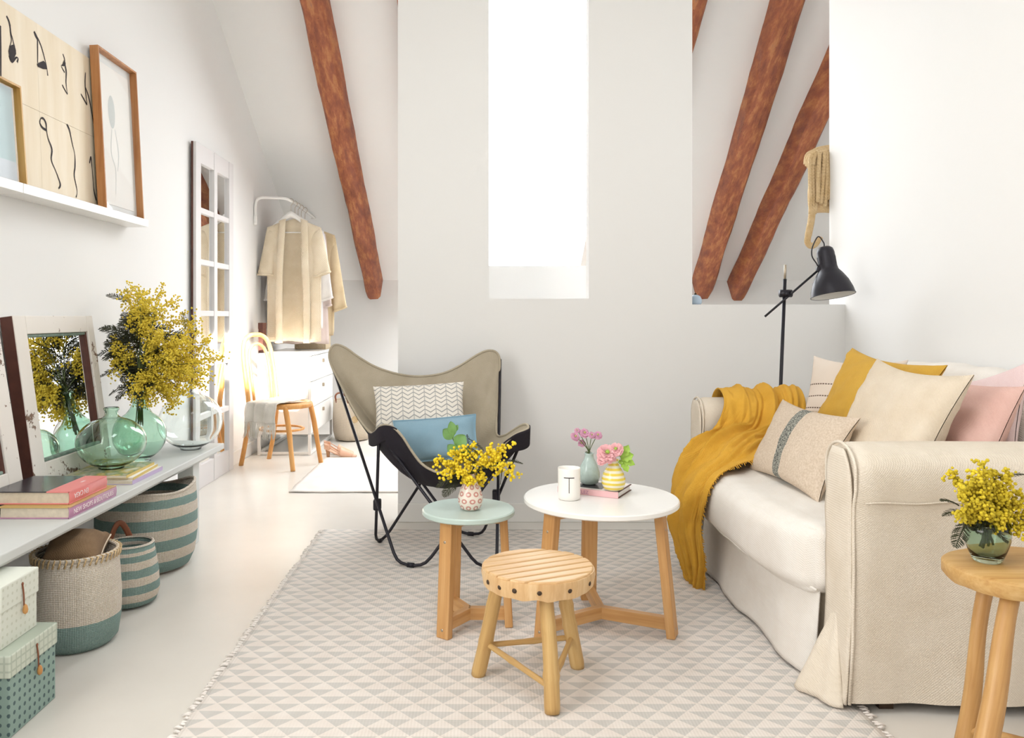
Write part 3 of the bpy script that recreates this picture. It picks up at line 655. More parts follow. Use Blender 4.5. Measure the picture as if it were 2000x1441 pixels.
def teal(t, M, W, L, bw, d):
    MB().box((bw, bw, -d+.006), (W-bw, L-bw, -d+.008), M).build('print_field', 'teal_print', t)
    MB().box((bw, bw, -d+.008), (W-bw, bw+.1, -d+.009), M).build('print_ground', 'grey_print', t)
    MB().box((bw, bw, -d+.009), (W-.215, L-bw, -d+.010), M).build('white_field', 'paper', t)  # plain white sheet over the left part of the picture
    m = MB(); m.grid(lambda u, v: M @ Vector((W-.175+.02*math.cos(2*PI*u)*v, .115+.028*math.sin(2*PI*u)*v, -d+.0105)), 20, 1); m.build('print_figure', 'skin_print', t)
    m = MB(); ribbon(m, [(W-.19, .062), (W-.16, .058), (W-.13, .066)], .006, M, -d+.0105); m.build('print_line', 'ink', t)
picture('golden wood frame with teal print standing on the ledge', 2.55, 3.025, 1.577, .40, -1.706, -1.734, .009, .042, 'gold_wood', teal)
def panel():
    y0, y1, zb, ht = 2.3, 3.70, 1.574, .722; xb, xt = -1.766, -1.7925
    t = thing('art_panel', 'wide pale birch panel with black ink figures behind the frames', 'artwork', ((xb+xt)/2, (y0+y1)/2, zb))
    up = Vector((xt-xb, 0, ht)).normalized(); L = ht/up.z; out = Vector((up.z, 0, -up.x)); o = Vector((xb, y0, zb)); W = y1-y0
    M = Matrix(((0, up.x, out.x, o.x), (1, 0, 0, o.y), (0, up.z, out.z, o.z), (0, 0, 0, 1)))
    n = 2
    for i in range(3):
        for j in range(2): MB().box((W*i/3+.0006, L*j/2+.0006, -.0055), (W*(i+1)/3-.0006, L*(j+1)/2-.0006, 0), M).build('sheet', 'birch_panel', t)
    Mi = M.inverted()
    def cv(p, org):                        # measured on the photo, laid on the panel
        px, py = p[0]/4.803, p[1]/4.803+org; x = -1.768
        for _ in range(3):
            Y = -x*F/(930-px); z = EYE+(618-py)/F*Y; x = xb+(xt-xb)*(z-zb)/ht
        q = Mi @ Vector((x, Y, z)); return (q.x, q.y)
    T, B = 0, 200
    figs = [(T, [(60, 150), (85, 210), (100, 300), (115, 360), (135, 440)], .012), (T, [(95, 230), (95, 300), (105, 380), (88, 440)], .008), (T, [(85, 520), (110, 578), (150, 540), (168, 550), (160, 585)], .012), 
            (T, [(318, 295), (335, 335), (350, 365)], .017), (T, [(350, 350), (352, 480), (352, 590)], .009), (T, [(350, 350), (390, 450), (430, 600), (440, 650), (447, 710)], .009), 
            (T, [(588, 505), (605, 560), (600, 600), (575, 620), (605, 680)], .009), (T, [(608, 605), (620, 680), (618, 780), (632, 885)], .012), (T, [(632, 885), (605, 840), (582, 795)], .009),
            (T, [(800, 680), (797, 800), (815, 985)], .009), (T, [(815, 985), (785, 930), (757, 880)], .01), (T, [(800, 820), (835, 930), (880, 1180)], .01),
            (B, [(435, 262), (395, 235), (372, 190), (382, 150), (408, 155), (430, 200), (435, 262), (450, 340), (485, 440), (480, 540), (520, 640), (560, 750), (562, 785), (548, 808)], .012),
            (B, [(625, 205), (650, 260), (675, 380), (700, 490), (702, 600), (695, 690), (722, 830), (712, 890)], .011), (B, [(838, 570), (850, 512), (860, 600), (870, 720), (880, 830), (900, 920)], .011), (T, [(1, 240), (3, 480), (5, 730)], .012)]
    for k, (org, pts, w_) in enumerate(figs):
        m = MB(); ribbon(m, [cv(p, org) for p in pts], w_*.85, M, .0006+k*.00005); m.build('ink_stroke', 'ink', t)
    for k, pts in enumerate(([(100, 425), (130, 415), (146, 470), (148, 505), (130, 545), (105, 575), (85, 535), (76, 480), (85, 440)], [(345, 598), (370, 585), (405, 570), (425, 590), (436, 650), (400, 648), (350, 625)], [(600, 560), (612, 590), (612, 620), (590, 620), (578, 618)])):
        P = [cv(p, T) for p in pts]; m = MB(); m.add([M @ Vector((x, y, .0016+k*.0001)) for x, y in P], [tuple(range(len(P)))]); m.build('ink_blot', 'ink', t)
panel()
# ------------------------------------------------------------------ tall window mirror
def tall_mirror():
    y0, y1, zt, x0, x1 = 4.97, 5.74, 2.2, XL+.0145, -1.755
    t = thing('floor_mirror', 'tall white window frame mirror with twelve panes on the left wall', 'mirror', ((x0+x1)/2, (y0+y1)/2, 0))
    st = .095; ym = (y0+y1)/2
    for a, b in ((y0+.004, y0+st), (y1-st, y1)): MB().box((x0, a, 0), (x1, b, zt)).build('stile', 'mirror_paint', t, bevel=.003)
    MB().box((x0, y0+.001, 0), (x0+.012, y0+.006, zt)).build('side_edge', 'brown_edge', t)
    MB().box((x0, ym-.032, .0), (x1, ym+.032, zt)).build('mullion', 'mirror_paint', t, bevel=.003)
    zs = [.0, .47, .81, 1.13, 1.475, 1.81, 2.2]; zs = [.1, .45, .79, 1.12, 1.45, 1.78, 2.13]
    for i, z in enumerate(zs):
        h = .05 if i in (0, 6) else .018
        for a, b in ((y0+st, ym-.032), (ym+.032, y1-st)): MB().box((x0, a, z-h if i else 0), (x1-.003, b, z+h if i < 6 else zt)).build('rail', 'mirror_paint', t, bevel=.003)
    for i in range(6):
        for a, b in ((y0+st, ym-.032), (ym+.032, y1-st)): MB().box((x0+.002, a, zs[i]+.01), (x0+.012, b, zs[i+1]-.01)).build('mirror_pane', 'mirror_glass', t)
tall_mirror()
# ------------------------------------------------------------------ mimosa, ferns
ICO_V, ICO_F = None, None
def _ico(sub):
    bm = bmesh.new(); bmesh.ops.create_icosphere(bm, subdivisions=sub, radius=1); bm.verts.index_update()
    v = np.array([tuple(p.co) for p in bm.verts]); f = np.array([[q.index for q in p.verts] for p in bm.faces]); bm.free(); return v, f
ICO = {1: _ico(1), 2: _ico(2)}
def balls(name, pts, rads, mat, parent, sub=1):
    v, f = ICO[sub]; P = np.array(pts)-np.array(root_pos(parent)); R = np.array(rads); n = len(P)
    V = (P[:, None, :]+v[None]*R[:, None, None]).reshape(-1, 3); Fc = (f[None]+(np.arange(n)*len(v))[:, None, None]).reshape(-1, 3)
    me = bpy.data.meshes.new(name); me.vertices.add(len(V)); me.vertices.foreach_set('co', V.ravel())
    me.loops.add(Fc.size); me.loops.foreach_set('vertex_index', Fc.ravel()); me.polygons.add(len(Fc))
    me.polygons.foreach_set('loop_start', np.arange(len(Fc))*3); me.polygons.foreach_set('loop_total', np.full(len(Fc), 3)); me.polygons.foreach_set('use_smooth', np.ones(len(Fc), bool))
    me.update(calc_edges=True); me.materials.append(MAT[mat]); ob = bpy.data.objects.new(name, me); COL.objects.link(ob); ob.parent = parent; return stuff(ob)
def frond(parent, base, tip, width, rnd, mat='fern_green', pairs=16, droop=.12, double=True):
    base, tip = Vector(base), Vector(tip); d = tip-base; L = d.length; mid = base.lerp(tip, .55)+Vector((0, 0, L*droop))
    P = [base*(1-t)**2+mid*2*t*(1-t)+tip*t*t for t in [i/12 for i in range(13)]]
    m = MB(); m.tube(P, [.0016]*8+[.0012]*5, 5); side0 = d.cross(Vector((rnd.uniform(-.6, .6), -.5, 1))).normalized()
    for i in range(pairs):
        t = .12+.88*(i+.5)/pairs; x = t*12; k = min(11, int(x)); p = P[k].lerp(P[k+1], x-k); tg = (P[k+1]-P[k]).normalized()
        wl = width*math.sin(PI*(.12+.86*t))**.7
        for s in (-1, 1):
            dr = (side0*s+tg*.75+Vector((rnd.uniform(-.2, .2), rnd.uniform(-.2, .2), rnd.uniform(-.25, .15)))).normalized(); q = p+dr*wl; nr = dr.cross(tg).normalized(); w_ = dr.cross(nr)*width*.04
            m.add([p-w_, p+w_, p.lerp(q, .6)+w_*1.3+nr*.001, q, p.lerp(q, .6)-w_*1.3+nr*.001], [(0, 1, 2, 3, 4)])
            if double:
                for h in (.35, .55, .75):
                    b = p.lerp(q, h)
                    for s2 in (-1, 1):
                        e = b+(dr*.6+tg*s2*.8).normalized()*wl*.28; ww = (e-b).cross(nr).normalized()*width*.026
                        m.add([b-ww, b+ww, e], [(0, 1, 2)])
    return m.build('fern_leaf', mat, parent)
def sprays(pts_l, rad_l, stems, neck, tip, rnd, rac, per, rl, br, spread=.009, start=.45):
    neck, tip = Vector(neck), Vector(tip); d = tip-neck; mid = neck.lerp(tip, .5)+Vector((rnd.uniform(-.02, .02), rnd.uniform(-.02, .02), d.length*.16))
    bz = lambda t: neck*(1-t)**2+mid*2*t*(1-t)+tip*t*t
    stems.append([bz(i/8) for i in range(9)])
    for i in range(rac):
        t = start+(1-start)*(i+.5)/rac; p = bz(t); tg = (bz(min(1, t+.03))-bz(t-.03)).normalized()
        dr = (tg*.6+Vector((rnd.gauss(0, 1), rnd.gauss(0, 1), rnd.gauss(0, 1))).normalized()).normalized(); L = rl*rnd.uniform(.6, 1.2)
        for k in range(per):
            s = (k+.5)/per; q = p+dr*L*s+Vector((rnd.gauss(0, spread), rnd.gauss(0, spread), rnd.gauss(0, spread)-.012*s*s)); pts_l.append(tuple(q)); rad_l.append(br*rnd.uniform(.75, 1.2))
def fan(parent, neck, deep, tips, fronds, rnd, mat, rac, per, rl, br, spread, wid, sub=1, start=.45, yj=.08, Y=0, clear=None):
    def cl(p):
        if clear and p.x < clear[0]: p.y = max(p.y, clear[1])
        return p
    pts, rad, stems = [], [], []
    for px, py in tips:
        p = at(px, py, Y); p.y += rnd.uniform(-yj, yj); cl(p); sprays(pts, rad, stems, neck, p, rnd, rac, per, rl, br, spread, start)
    balls('blossoms', pts, rad, mat, parent, sub)
    nk = Vector(neck)
    for s in stems[::2]:
        b = nk+Vector((rnd.uniform(-.014, .014), rnd.uniform(-.014, .014), -deep*rnd.uniform(.5, 1))); MB().tube([b, nk+Vector((rnd.uniform(-.008, .008), rnd.uniform(-.008, .008), 0))]+s[1:], [.0028, .0026]+[.0024-.0002*i for i in range(8)], 6).build('stem', 'stem_green', parent, smooth=True)
    for (px, py, bx, by, wd_) in fronds:
        p = at(px, py, Y); p.y += rnd.uniform(-yj, yj); b = at(bx, by, Y); b.y += rnd.uniform(-yj*.4, yj*.4); cl(p); cl(b); frond(parent, b, p, wd_, rnd)
rnd = random.Random(11)
bq = thing('mimosa_bouquet', 'big bouquet of yellow mimosa in the green demijohn', 'bouquet', (-1.555, 3.665, .66))
tips = [(232, 558), (262, 556), (285, 566), (305, 590), (330, 600), (345, 612), (362, 645), (385, 662), (404, 690), (417, 705), (396, 730), (372, 742), (352, 765), (330, 782), (300, 776), (272, 786), (250, 772), (222, 692), (214, 702), (240, 680), (340, 700), (312, 722), (356, 688), (302, 645), (335, 645), (276, 592), (238, 752), (382, 700), (320, 745), (345, 735), (296, 730), (225, 668), (360, 715), (318, 668), (398, 708), (375, 680)]
fr = [(190, 641, 262, 660, .05), (204, 575, 252, 592, .035), (196, 700, 262, 690, .055), (192, 735, 262, 712, .055), (226, 632, 268, 640, .04), (206, 655, 262, 672, .05), (302, 622, 262, 642, .035), (222, 782, 266, 740, .045), (214, 718, 270, 700, .055), (232, 745, 272, 712, .05), (300, 690, 270, 720, .05), (318, 652, 275, 690, .045), (376, 642, 350, 608, .02), (388, 640, 378, 668, .02), (392, 722, 340, 732, .025), (346, 772, 318, 735, .035), (288, 640, 265, 690, .045), (240, 690, 275, 735, .05), (330, 690, 290, 725, .045), (284, 775, 280, 740, .035), (236, 655, 275, 690, .045), (210, 690, 258, 700, .05), (250, 625, 268, 680, .04), (312, 610, 296, 640, .03), (352, 655, 320, 690, .035), (200, 668, 250, 680, .045), (225, 712, 272, 722, .05), (262, 740, 280, 770, .05), (306, 752, 284, 745, .045), (240, 720, 282, 748, .05), (300, 715, 282, 755, .05), (256, 700, 278, 756, .05)]
tips += [(300, 560), (322, 580), (268, 575), (250, 575), (375, 625), (392, 645), (408, 670), (412, 725), (385, 755), (365, 770), (320, 795), (210, 680), (345, 665), (328, 700), (290, 755), (262, 770), (310, 760)]
for k in range(34):
    bx, by = rnd.uniform(255, 300), rnd.uniform(640, 750); ang = rnd.uniform(-.6, 3.9); Lf = rnd.uniform(38, 70); fr.append((bx+Lf*math.cos(ang)-8, by-Lf*.75*math.sin(ang), bx, by, rnd.uniform(.035, .055)))
fan(bq, (-1.555, 3.665, .8), .22, tips, fr, rnd, 'mimosa_yellow', 13, 12, .06, .0047, .009, .05, 1, .42, .12, 3.68, (-1.57, 3.70))
# ------------------------------------------------------------------ clothes rail, hangers and garments
rl = thing('clothes_rail', 'white bent tube clothes rail on the alcove wall', 'rail', (-1.79, 6.9, 1.88))
pth = cat([(-1.785, 6.42, 1.86), (-1.785, 6.42, 2.0), (-1.76, 6.43, 2.055), (-1.69, 6.45, 2.065), (-1.56, 6.46, 2.06), (-1.525, 6.50, 2.048), (-1.518, 6.7, 2.047), (-1.52, 7.4, 2.03), (-1.53, 7.47, 2.03), (-1.6, 7.5, 2.03), (-1.76, 7.5, 2.03), (-1.785, 7.5, 1.98), (-1.785, 7.5, 1.86)], 6)
MB().tube(pth, .012, 12).build('tube', 'white_lacquer', rl, smooth=True)
for y in (6.42, 7.5): MB().rbox((-1.799, y-.014, 1.84), (-1.772, y+.014, 1.92), .006, 3).build('bracket', 'white_lacquer', rl, smooth=True)
def hanger(label, y, mat='white_lacquer', sc=1.0, cx=-1.52):
    t = thing('clothes_hanger', label, 'hanger', (cx, y, 1.84), 0, 'hangers on the alcove rail')
    hk = [(0, 0, .1), (0, 0, .17), (.0, 0, .195), (.014, 0, .216), (.022, 0, .228), (.012, 0, .246), (-.006, 0, .245), (-.014, 0, .23)]
    hk = [(0, 0, .10), (0, 0, .17), (.012, 0, .186), (.02, 0, .204), (.012, 0, .224), (-.004, 0, .228), (-.014, 0, .216)]
    MB().tube(cat(hk, 5), .0022, 6).build('hook', 'screw', t, local=True, smooth=True)
    m = MB()
    def arm(u, v):
        x = -.2+.4*u; a = abs(x)/.2; z = .1-.155*a**1.25; return Vector((x*sc, 0, z+(v-.5)*(.05-.02*a)))
    m.grid(arm, 24, 2); m.build('shoulder', mat, t, local=True, smooth=True, solid=.014)
    MB().tube([(-.19*sc, 0, -.05), (.19*sc, 0, -.05)], .005, 8).build('trouser_bar', mat, t, local=True, smooth=True)
ys = [6.52, 6.66, 6.78, 6.9, 7.05]
for y, l in zip(ys, ('white wooden hanger carrying the open cream cardigan', 'white hanger behind the cardigan hanger', 'white hanger in the middle of the rail', 'white hanger carrying the sand jacket', 'white hanger at the far end of the rail')): hanger(l, y)
def garment(label, cat_, mat, y, cx, shw, top, hem, body_w, sl_len, sl_ang, opening=0.0, seed=0, lining=None, th=.05, sl_w=.17):
    t = thing('cardigan' if opening else 'garment', label, cat_, (cx, y, hem)); rnd = random.Random(seed)
    hw = shw/2
    def sh(x): a = abs(x)/hw; return top-.075*a**1.15
    def panel(side, x0, x1, nm, yo, m_=mat):
        def fn(u, v):
            s = v; xa = x0+(x1-x0)*u; wide = 1+(body_w/shw-1)*s
            zt = sh(xa) if abs(xa) <= hw else sh(hw); z = zt+(hem+.025*noise.noise(Vector((xa*8, seed, side)))-zt)*s
            fold = (.016*s+.004)*math.sin(xa*38+seed+3*s)+.012*s*noise.noise(Vector((xa*9, s*3, seed+side*4)))
            dpt = max(.0115, th*(.35+.65*min(1, s*3))*(1-(abs(xa)/hw)**4*.9))
            return Vector((cx+xa*wide, y+side*dpt+fold*.7+yo, z))
        MB().grid(fn, 26, 26).build(nm, m_, t, smooth=True, solid=.006)
    panel(1, -hw, hw, 'back_panel', 0, lining or mat)
    if opening:
        panel(-1, -hw, -opening, 'front_panel', 0); panel(-1, opening, hw, 'front_panel', 0)
        for s in (-1, 1):                # knitted bands along the opening
            def bfn(u, v, s=s):
                q = v; xa = s*(opening*(.72+.28*min(1, q*1.6))+(.055)*(u)); wide = 1+(body_w/shw-1)*q; zt = sh(xa)+.012; z = zt+(hem-.012-zt)*q
                return Vector((cx+xa*wide, y-th*(.35+.65*min(1, q*3))-.012-.006*math.sin(u*PI)+(.016*q+.004)*math.sin(xa*38+seed+3*q)*.7, z))
            MB().grid(bfn, 5, 26).build('button_band', mat, t, smooth=True, solid=.008)
    else: panel(-1, -hw, hw, 'front_panel', 0)
    for s in (-1, 1):
        def sfn(u, v, s=s):
            a = 2*PI*u; q = v; wd_ = sl_w*.62*(.45+.55*min(1, q*4)**.7)+.02*q; out = Vector((math.cos(sl_ang)*s, 0, math.sin(sl_ang)))
            c = Vector((cx+s*(hw+.004+math.sin(sl_ang)*sl_len*q), y, sh(hw)-.02-math.cos(sl_ang)*sl_len*q))-out*wd_*.5
            return c+out*math.cos(a)*wd_*.5+Vector((0, 1, 0))*math.sin(a)*(th*(.25+.55*min(1, q*3)))*(1+.15*math.sin(7*q+seed))+Vector((0, .008*math.sin(a*3+q*6)*q, .012*q*math.cos(a)*s))
        MB().grid(sfn, 20, 14).build('sleeve', mat, t, smooth=True, solid=.006)
        cuff = [sfn(k/20, 1.0) for k in range(20)]; MB().tube(cuff, .009, 6, closed=True).build('cuff', mat, t, smooth=True)
    return t
garment('open cream knitted cardigan with half sleeves hanging in front on the rail', 'cardigan', 'cream_knit', 6.52, -1.495, .44, 1.905, .895, .44, .36, .20, .085, 1, None, .045, .2)
garment('white blouse hanging directly behind the cream cardigan', 'blouse', 'white_cloth', 6.66, -1.49, .42, 1.89, 1.0, .40, .55, .13, 0, 2, None, .03, .15)
garment('pale blush dress hanging behind the white blouse', 'dress', 'blush_cloth', 6.78, -1.49, .40, 1.88, .87, .46, .6, .08, 0, 3, None, .03, .12)
garment('sand coloured jacket with frayed cuffs hanging behind the blouse', 'jacket', 'sand_cloth', 6.9, -1.45, .44, 1.88, .95, .42, .62, .16, 0, 4, None, .035, .15)
garment('brown top hanging at the far end of the rail', 'top', 'brown_velvet', 7.05, -1.52, .40, 1.87, 1.01, .40, .5, .05, 0, 5, None, .03, .12)
# ------------------------------------------------------------------ dresser and things around it
def dresser():
    x0, x1, y0, y1, zt = -1.735, -1.31, 6.29, 7.25, .81
    t = thing('dresser', 'white chest of drawers on an open frame under the clothes', 'dresser', ((x0+x1)/2, (y0+y1)/2, 0))
    MB().box((x0, y0, .165), (x1-.02, y1, zt-.022)).build('body', 'white_lacquer', t, bevel=.002)
    MB().box((x0-.003, y0-.006, zt-.022), (x1+.004, y1+.004, zt)).build('top', 'white_lacquer', t, bevel=.003)
    n = 3
    for i in range(n):
        z0 = .17+i*.206; d = MB().box((x1-.0195, y0+.006, z0), (x1, y1-.006, z0+.2)).build('drawer', 'white_lacquer', t, bevel=.002)
        MB().rbox((x1, 6.76, z0+.13), (x1+.016, 6.79, z0+.16), .004, 3).build('knob', 'screw', d, smooth=True)
    for x in (x0, x1-.024):
        for y in (y0, y1-.024): MB().box((x, y, 0), (x+.024, y+.024, .165)).build('leg', 'white_lacquer', t, bevel=.002)
    for y in (y0, y1-.02): MB().box((x0+.024, y, .004), (x1-.024, y+.02, .026)).build('stretcher', 'white_lacquer', t, bevel=.002)
    for x in (x0, x1-.02): MB().box((x, y0+.024, .004), (x+.02, y1-.024, .026)).build('stretcher', 'white_lacquer', t, bevel=.002)
dresser()
def crate():
    t = thing('palm_box', 'low woven palm box on top of the dresser', 'box', (-1.46, 7.1, .81)); a, b = Vector((-1.6, 6.99, .811)), Vector((-1.322, 7.21, .95))
    m = MB(); m.box(a, (b.x, b.y, a.z+.008)); m.box((a.x, a.y, a.z+.008), (b.x, a.y+.01, b.z)); m.box((a.x, b.y-.01, a.z+.008), (b.x, b.y, b.z)); m.box((a.x, a.y+.01, a.z+.008), (a.x+.01, b.y-.01, b.z)); m.box((b.x-.01, a.y+.01, a.z+.008), (b.x, b.y-.01, b.z))
    m.build('body', 'palm_basket', t, bevel=.003)
    MB().tube([(a.x, a.y, b.z), (b.x, a.y, b.z), (b.x, b.y, b.z), (a.x, b.y, b.z)], .006, 6, closed=True).build('rim', 'palm_basket', t)
crate()
t = thing('book_box', 'narrow brown upright box beside the hanging clothes on the dresser', 'box', (-1.715, 6.365, .81)); MB().box((-1.733, 6.312, .811), (-1.697, 6.418, 1.0)).build('body', 'brown_edge', t, bevel=.003); MB().box((-1.735, 6.31, 1.0), (-1.695, 6.42, 1.05)).build('lid', 'brown_edge', t, bevel=.003)
bs = basket('straw_basket', 'natural straw basket with handle on the floor behind the shoes', (-1.11, 7.1, .002), [(.11, 0), (.15, .01), (.168, .08), (.172, .2), (.165, .32), (.16, .355)], 'straw_basket', .006)
MB().tube(cat([(-1.23, 7.0, .34), (-1.24, 6.99, .40), (-1.20, 6.96, .43), (-1.14, 6.945, .40), (-1.12, 6.945, .34)], 6), .008, 8).build('handle', 'leather', bs, smooth=True)
m = MB(); m.grid(lambda u, v: Vector((-1.06+.03*math.cos(2*PI*u)*v, 6.926, .2+.03*math.sin(2*PI*u)*v)), 12, 1); m.build('woven_motif', 'jute', bs, solid=.004)
# bentwood chair, built facing +x
def bentwood():
    a0 = math.atan2(-.43, .903); t = thing('bentwood_chair', 'honey coloured bentwood chair in front of the dresser', 'chair', (-1.425, 5.88, 0), a0); K = dict(local=True, smooth=True)
    def seat_r(a): return Vector((.2*math.cos(a)*(1.02 if math.cos(a) > 0 else .98), .205*math.sin(a), 0))
    MB().lathe([(.001, .445), (.165, .445), (.168, .462), (.001, .462)], (0, 0, 0), 40).build('seat', 'bent_wood', t, **K)
    MB().tube([seat_r(2*PI*k/40)*.93+Vector((0, 0, .45)) for k in range(40)], .021, 10, closed=True).build('seat_ring', 'bent_wood', t, **K)
    bl = lambda s: [(-.27, s*.155, 0), (-.22, s*.155, .22), (-.195, s*.16, .45)]
    up = [(-.215, .162, .62), (-.245, .158, .80), (-.262, .13, .91), (-.268, .07, .955), (-.268, 0, .962)]
    full = bl(1)+up+[(x, -y, z) for x, y, z in up[-2::-1]]+bl(-1)[::-1]
    fp = cat(full, 6); nl = 12
    MB().tube(fp[:nl+1], .017, 10).build('leg', 'bent_wood', t, **K); MB().tube(fp[-nl-1:], .017, 10).build('leg', 'bent_wood', t, **K); MB().tube(fp[nl:len(fp)-nl], .017, 10).build('backrest', 'bent_wood', t, **K)
    inn = [(-.19, .1, .46), (-.21, .105, .62), (-.238, .1, .78), (-.252, .075, .86), (-.256, 0, .895)]; inn = inn+[(x, -y, z) for x, y, z in inn[-2::-1]]
    MB().tube(cat(inn, 6), .012, 8).build('back_loop', 'bent_wood', t, **K)
    for s in (-1, 1): MB().tube(cat([(.13, s*.145, .45), (.165, s*.15, .3), (.195, s*.158, .12), (.215, s*.165, 0)], 5), [.019]*8+[.017]*8, 10).build('leg', 'bent_wood', t, **K)
    ring = [Vector((-.02+.165*math.cos(2*PI*k/36), .15*math.sin(2*PI*k/36), .27)) for k in range(36)]
    MB().tube(ring, .009, 8, closed=True).build('leg_ring', 'bent_wood', t, **K)
    return t, a0
bc, ba = bentwood()
def chair_throw():
    t = thing('fringed_throw', 'pale fringed throw draped over the bentwood chair seat', 'throw', (-1.425, 5.88, .47), ba); K = dict(local=True, smooth=True)
    def fn(u, v):                        # u along x, v from far side over the seat and down the near side
        x = -.15+.28*u+.02*math.sin(v*5); L = .46*v; y = .12-L; z = .010
        if y < -.2: ov = -.2-y; y = -.234-.008*math.sin(u*17); z = .008-ov
        elif y < -.17: k = (-.17-y)/.03; y = -.17-.055*k; z = .012-.003*k
        return Vector((x+.02*noise.noise(Vector((u*4, v*4, 0))), y+.007*math.sin(u*21+v*2)*(1 if v > .6 else .2), z+.012*abs(noise.noise(Vector((u*7, v*7, 2))))+(.004 if v < .6 else 0)))
    MB().grid(fn, 40, 40).build('cloth', 'grey_throw', t, **K, solid=.006)
    m = MB(); r = random.Random(2)
    for i in range(46):
        p = fn(i/45, 1); m.tube([p, p+Vector((r.uniform(-.006, .006), r.uniform(-.006, .004), -.05)), p+Vector((r.uniform(-.012, .012), r.uniform(-.01, .006), -.1-r.uniform(0, .02)))], [.0035, .003, .002], 5)
    stuff(m.build('fringe', 'grey_throw', t, **K))
chair_throw()
# slingback shoes
def shoe(label, loc, rz):
    t = thing('slingback_shoe', label, 'shoe', loc, rz, 'nude heeled shoes'); K = dict(local=True, smooth=True)
    zc = lambda s: .004+.062*max(0, (1-s/.68))**1.3 if s < .68 else .004
    hwid = lambda s: .021+.017*math.sin(PI*min(1, s*.95))**1.0 if s < .9 else .037*(1-((s-.9)/.1)**2*.75)
    MB().grid(lambda u, v: Vector((.25*u, (v-.5)*2*max(.006, hwid(u)*(.9 if u > .02 else .7)), zc(u)+.003)), 26, 6).build('sole', 'nude_leather', t, **K, solid=.006)
    def vamp(u, v):
        s = .5+.5*u; a = PI*v; return Vector((.25*s-.02*(1-u)*math.sin(a)*-1*0, math.cos(a)*hwid(s)*1.03, zc(s)+.003+math.sin(a)*(.045*(1-u)**.8+.016)*(1 if u < .95 else .6)))
    MB().grid(vamp, 14, 14).build('upper', 'nude_leather', t, **K, solid=.003)
    def back(u, v):
        a = PI*.5+PI*u; return Vector((.04+.045*math.cos(a), .024*math.sin(a), zc(.06)+.003+v*(.045-.015*abs(u-.5)*2)))
    MB().grid(back, 16, 4).build('heel_counter', 'nude_leather', t, **K, solid=.003)
    for s in (-1, 1): MB().tube(cat([(.045, s*.024, zc(.15)+.03), (.09, s*.031, zc(.36)+.026), (.13, s*.034, zc(.5)+.02)], 5), .004, 6).build('strap', 'nude_leather', t, **K)
    MB().tube([(.022, 0, .058), (.026, 0, .03), (.026, 0, 0)], [.019, .014, .012], 12).build('heel', 'cork_heel', t, **K)
shoe('nude slingback shoe standing closer to the dresser', (-1.215, 6.37, .0), -.28); shoe('nude slingback shoe standing closer to the floor mat', (-1.185, 6.22, .0), -.1)
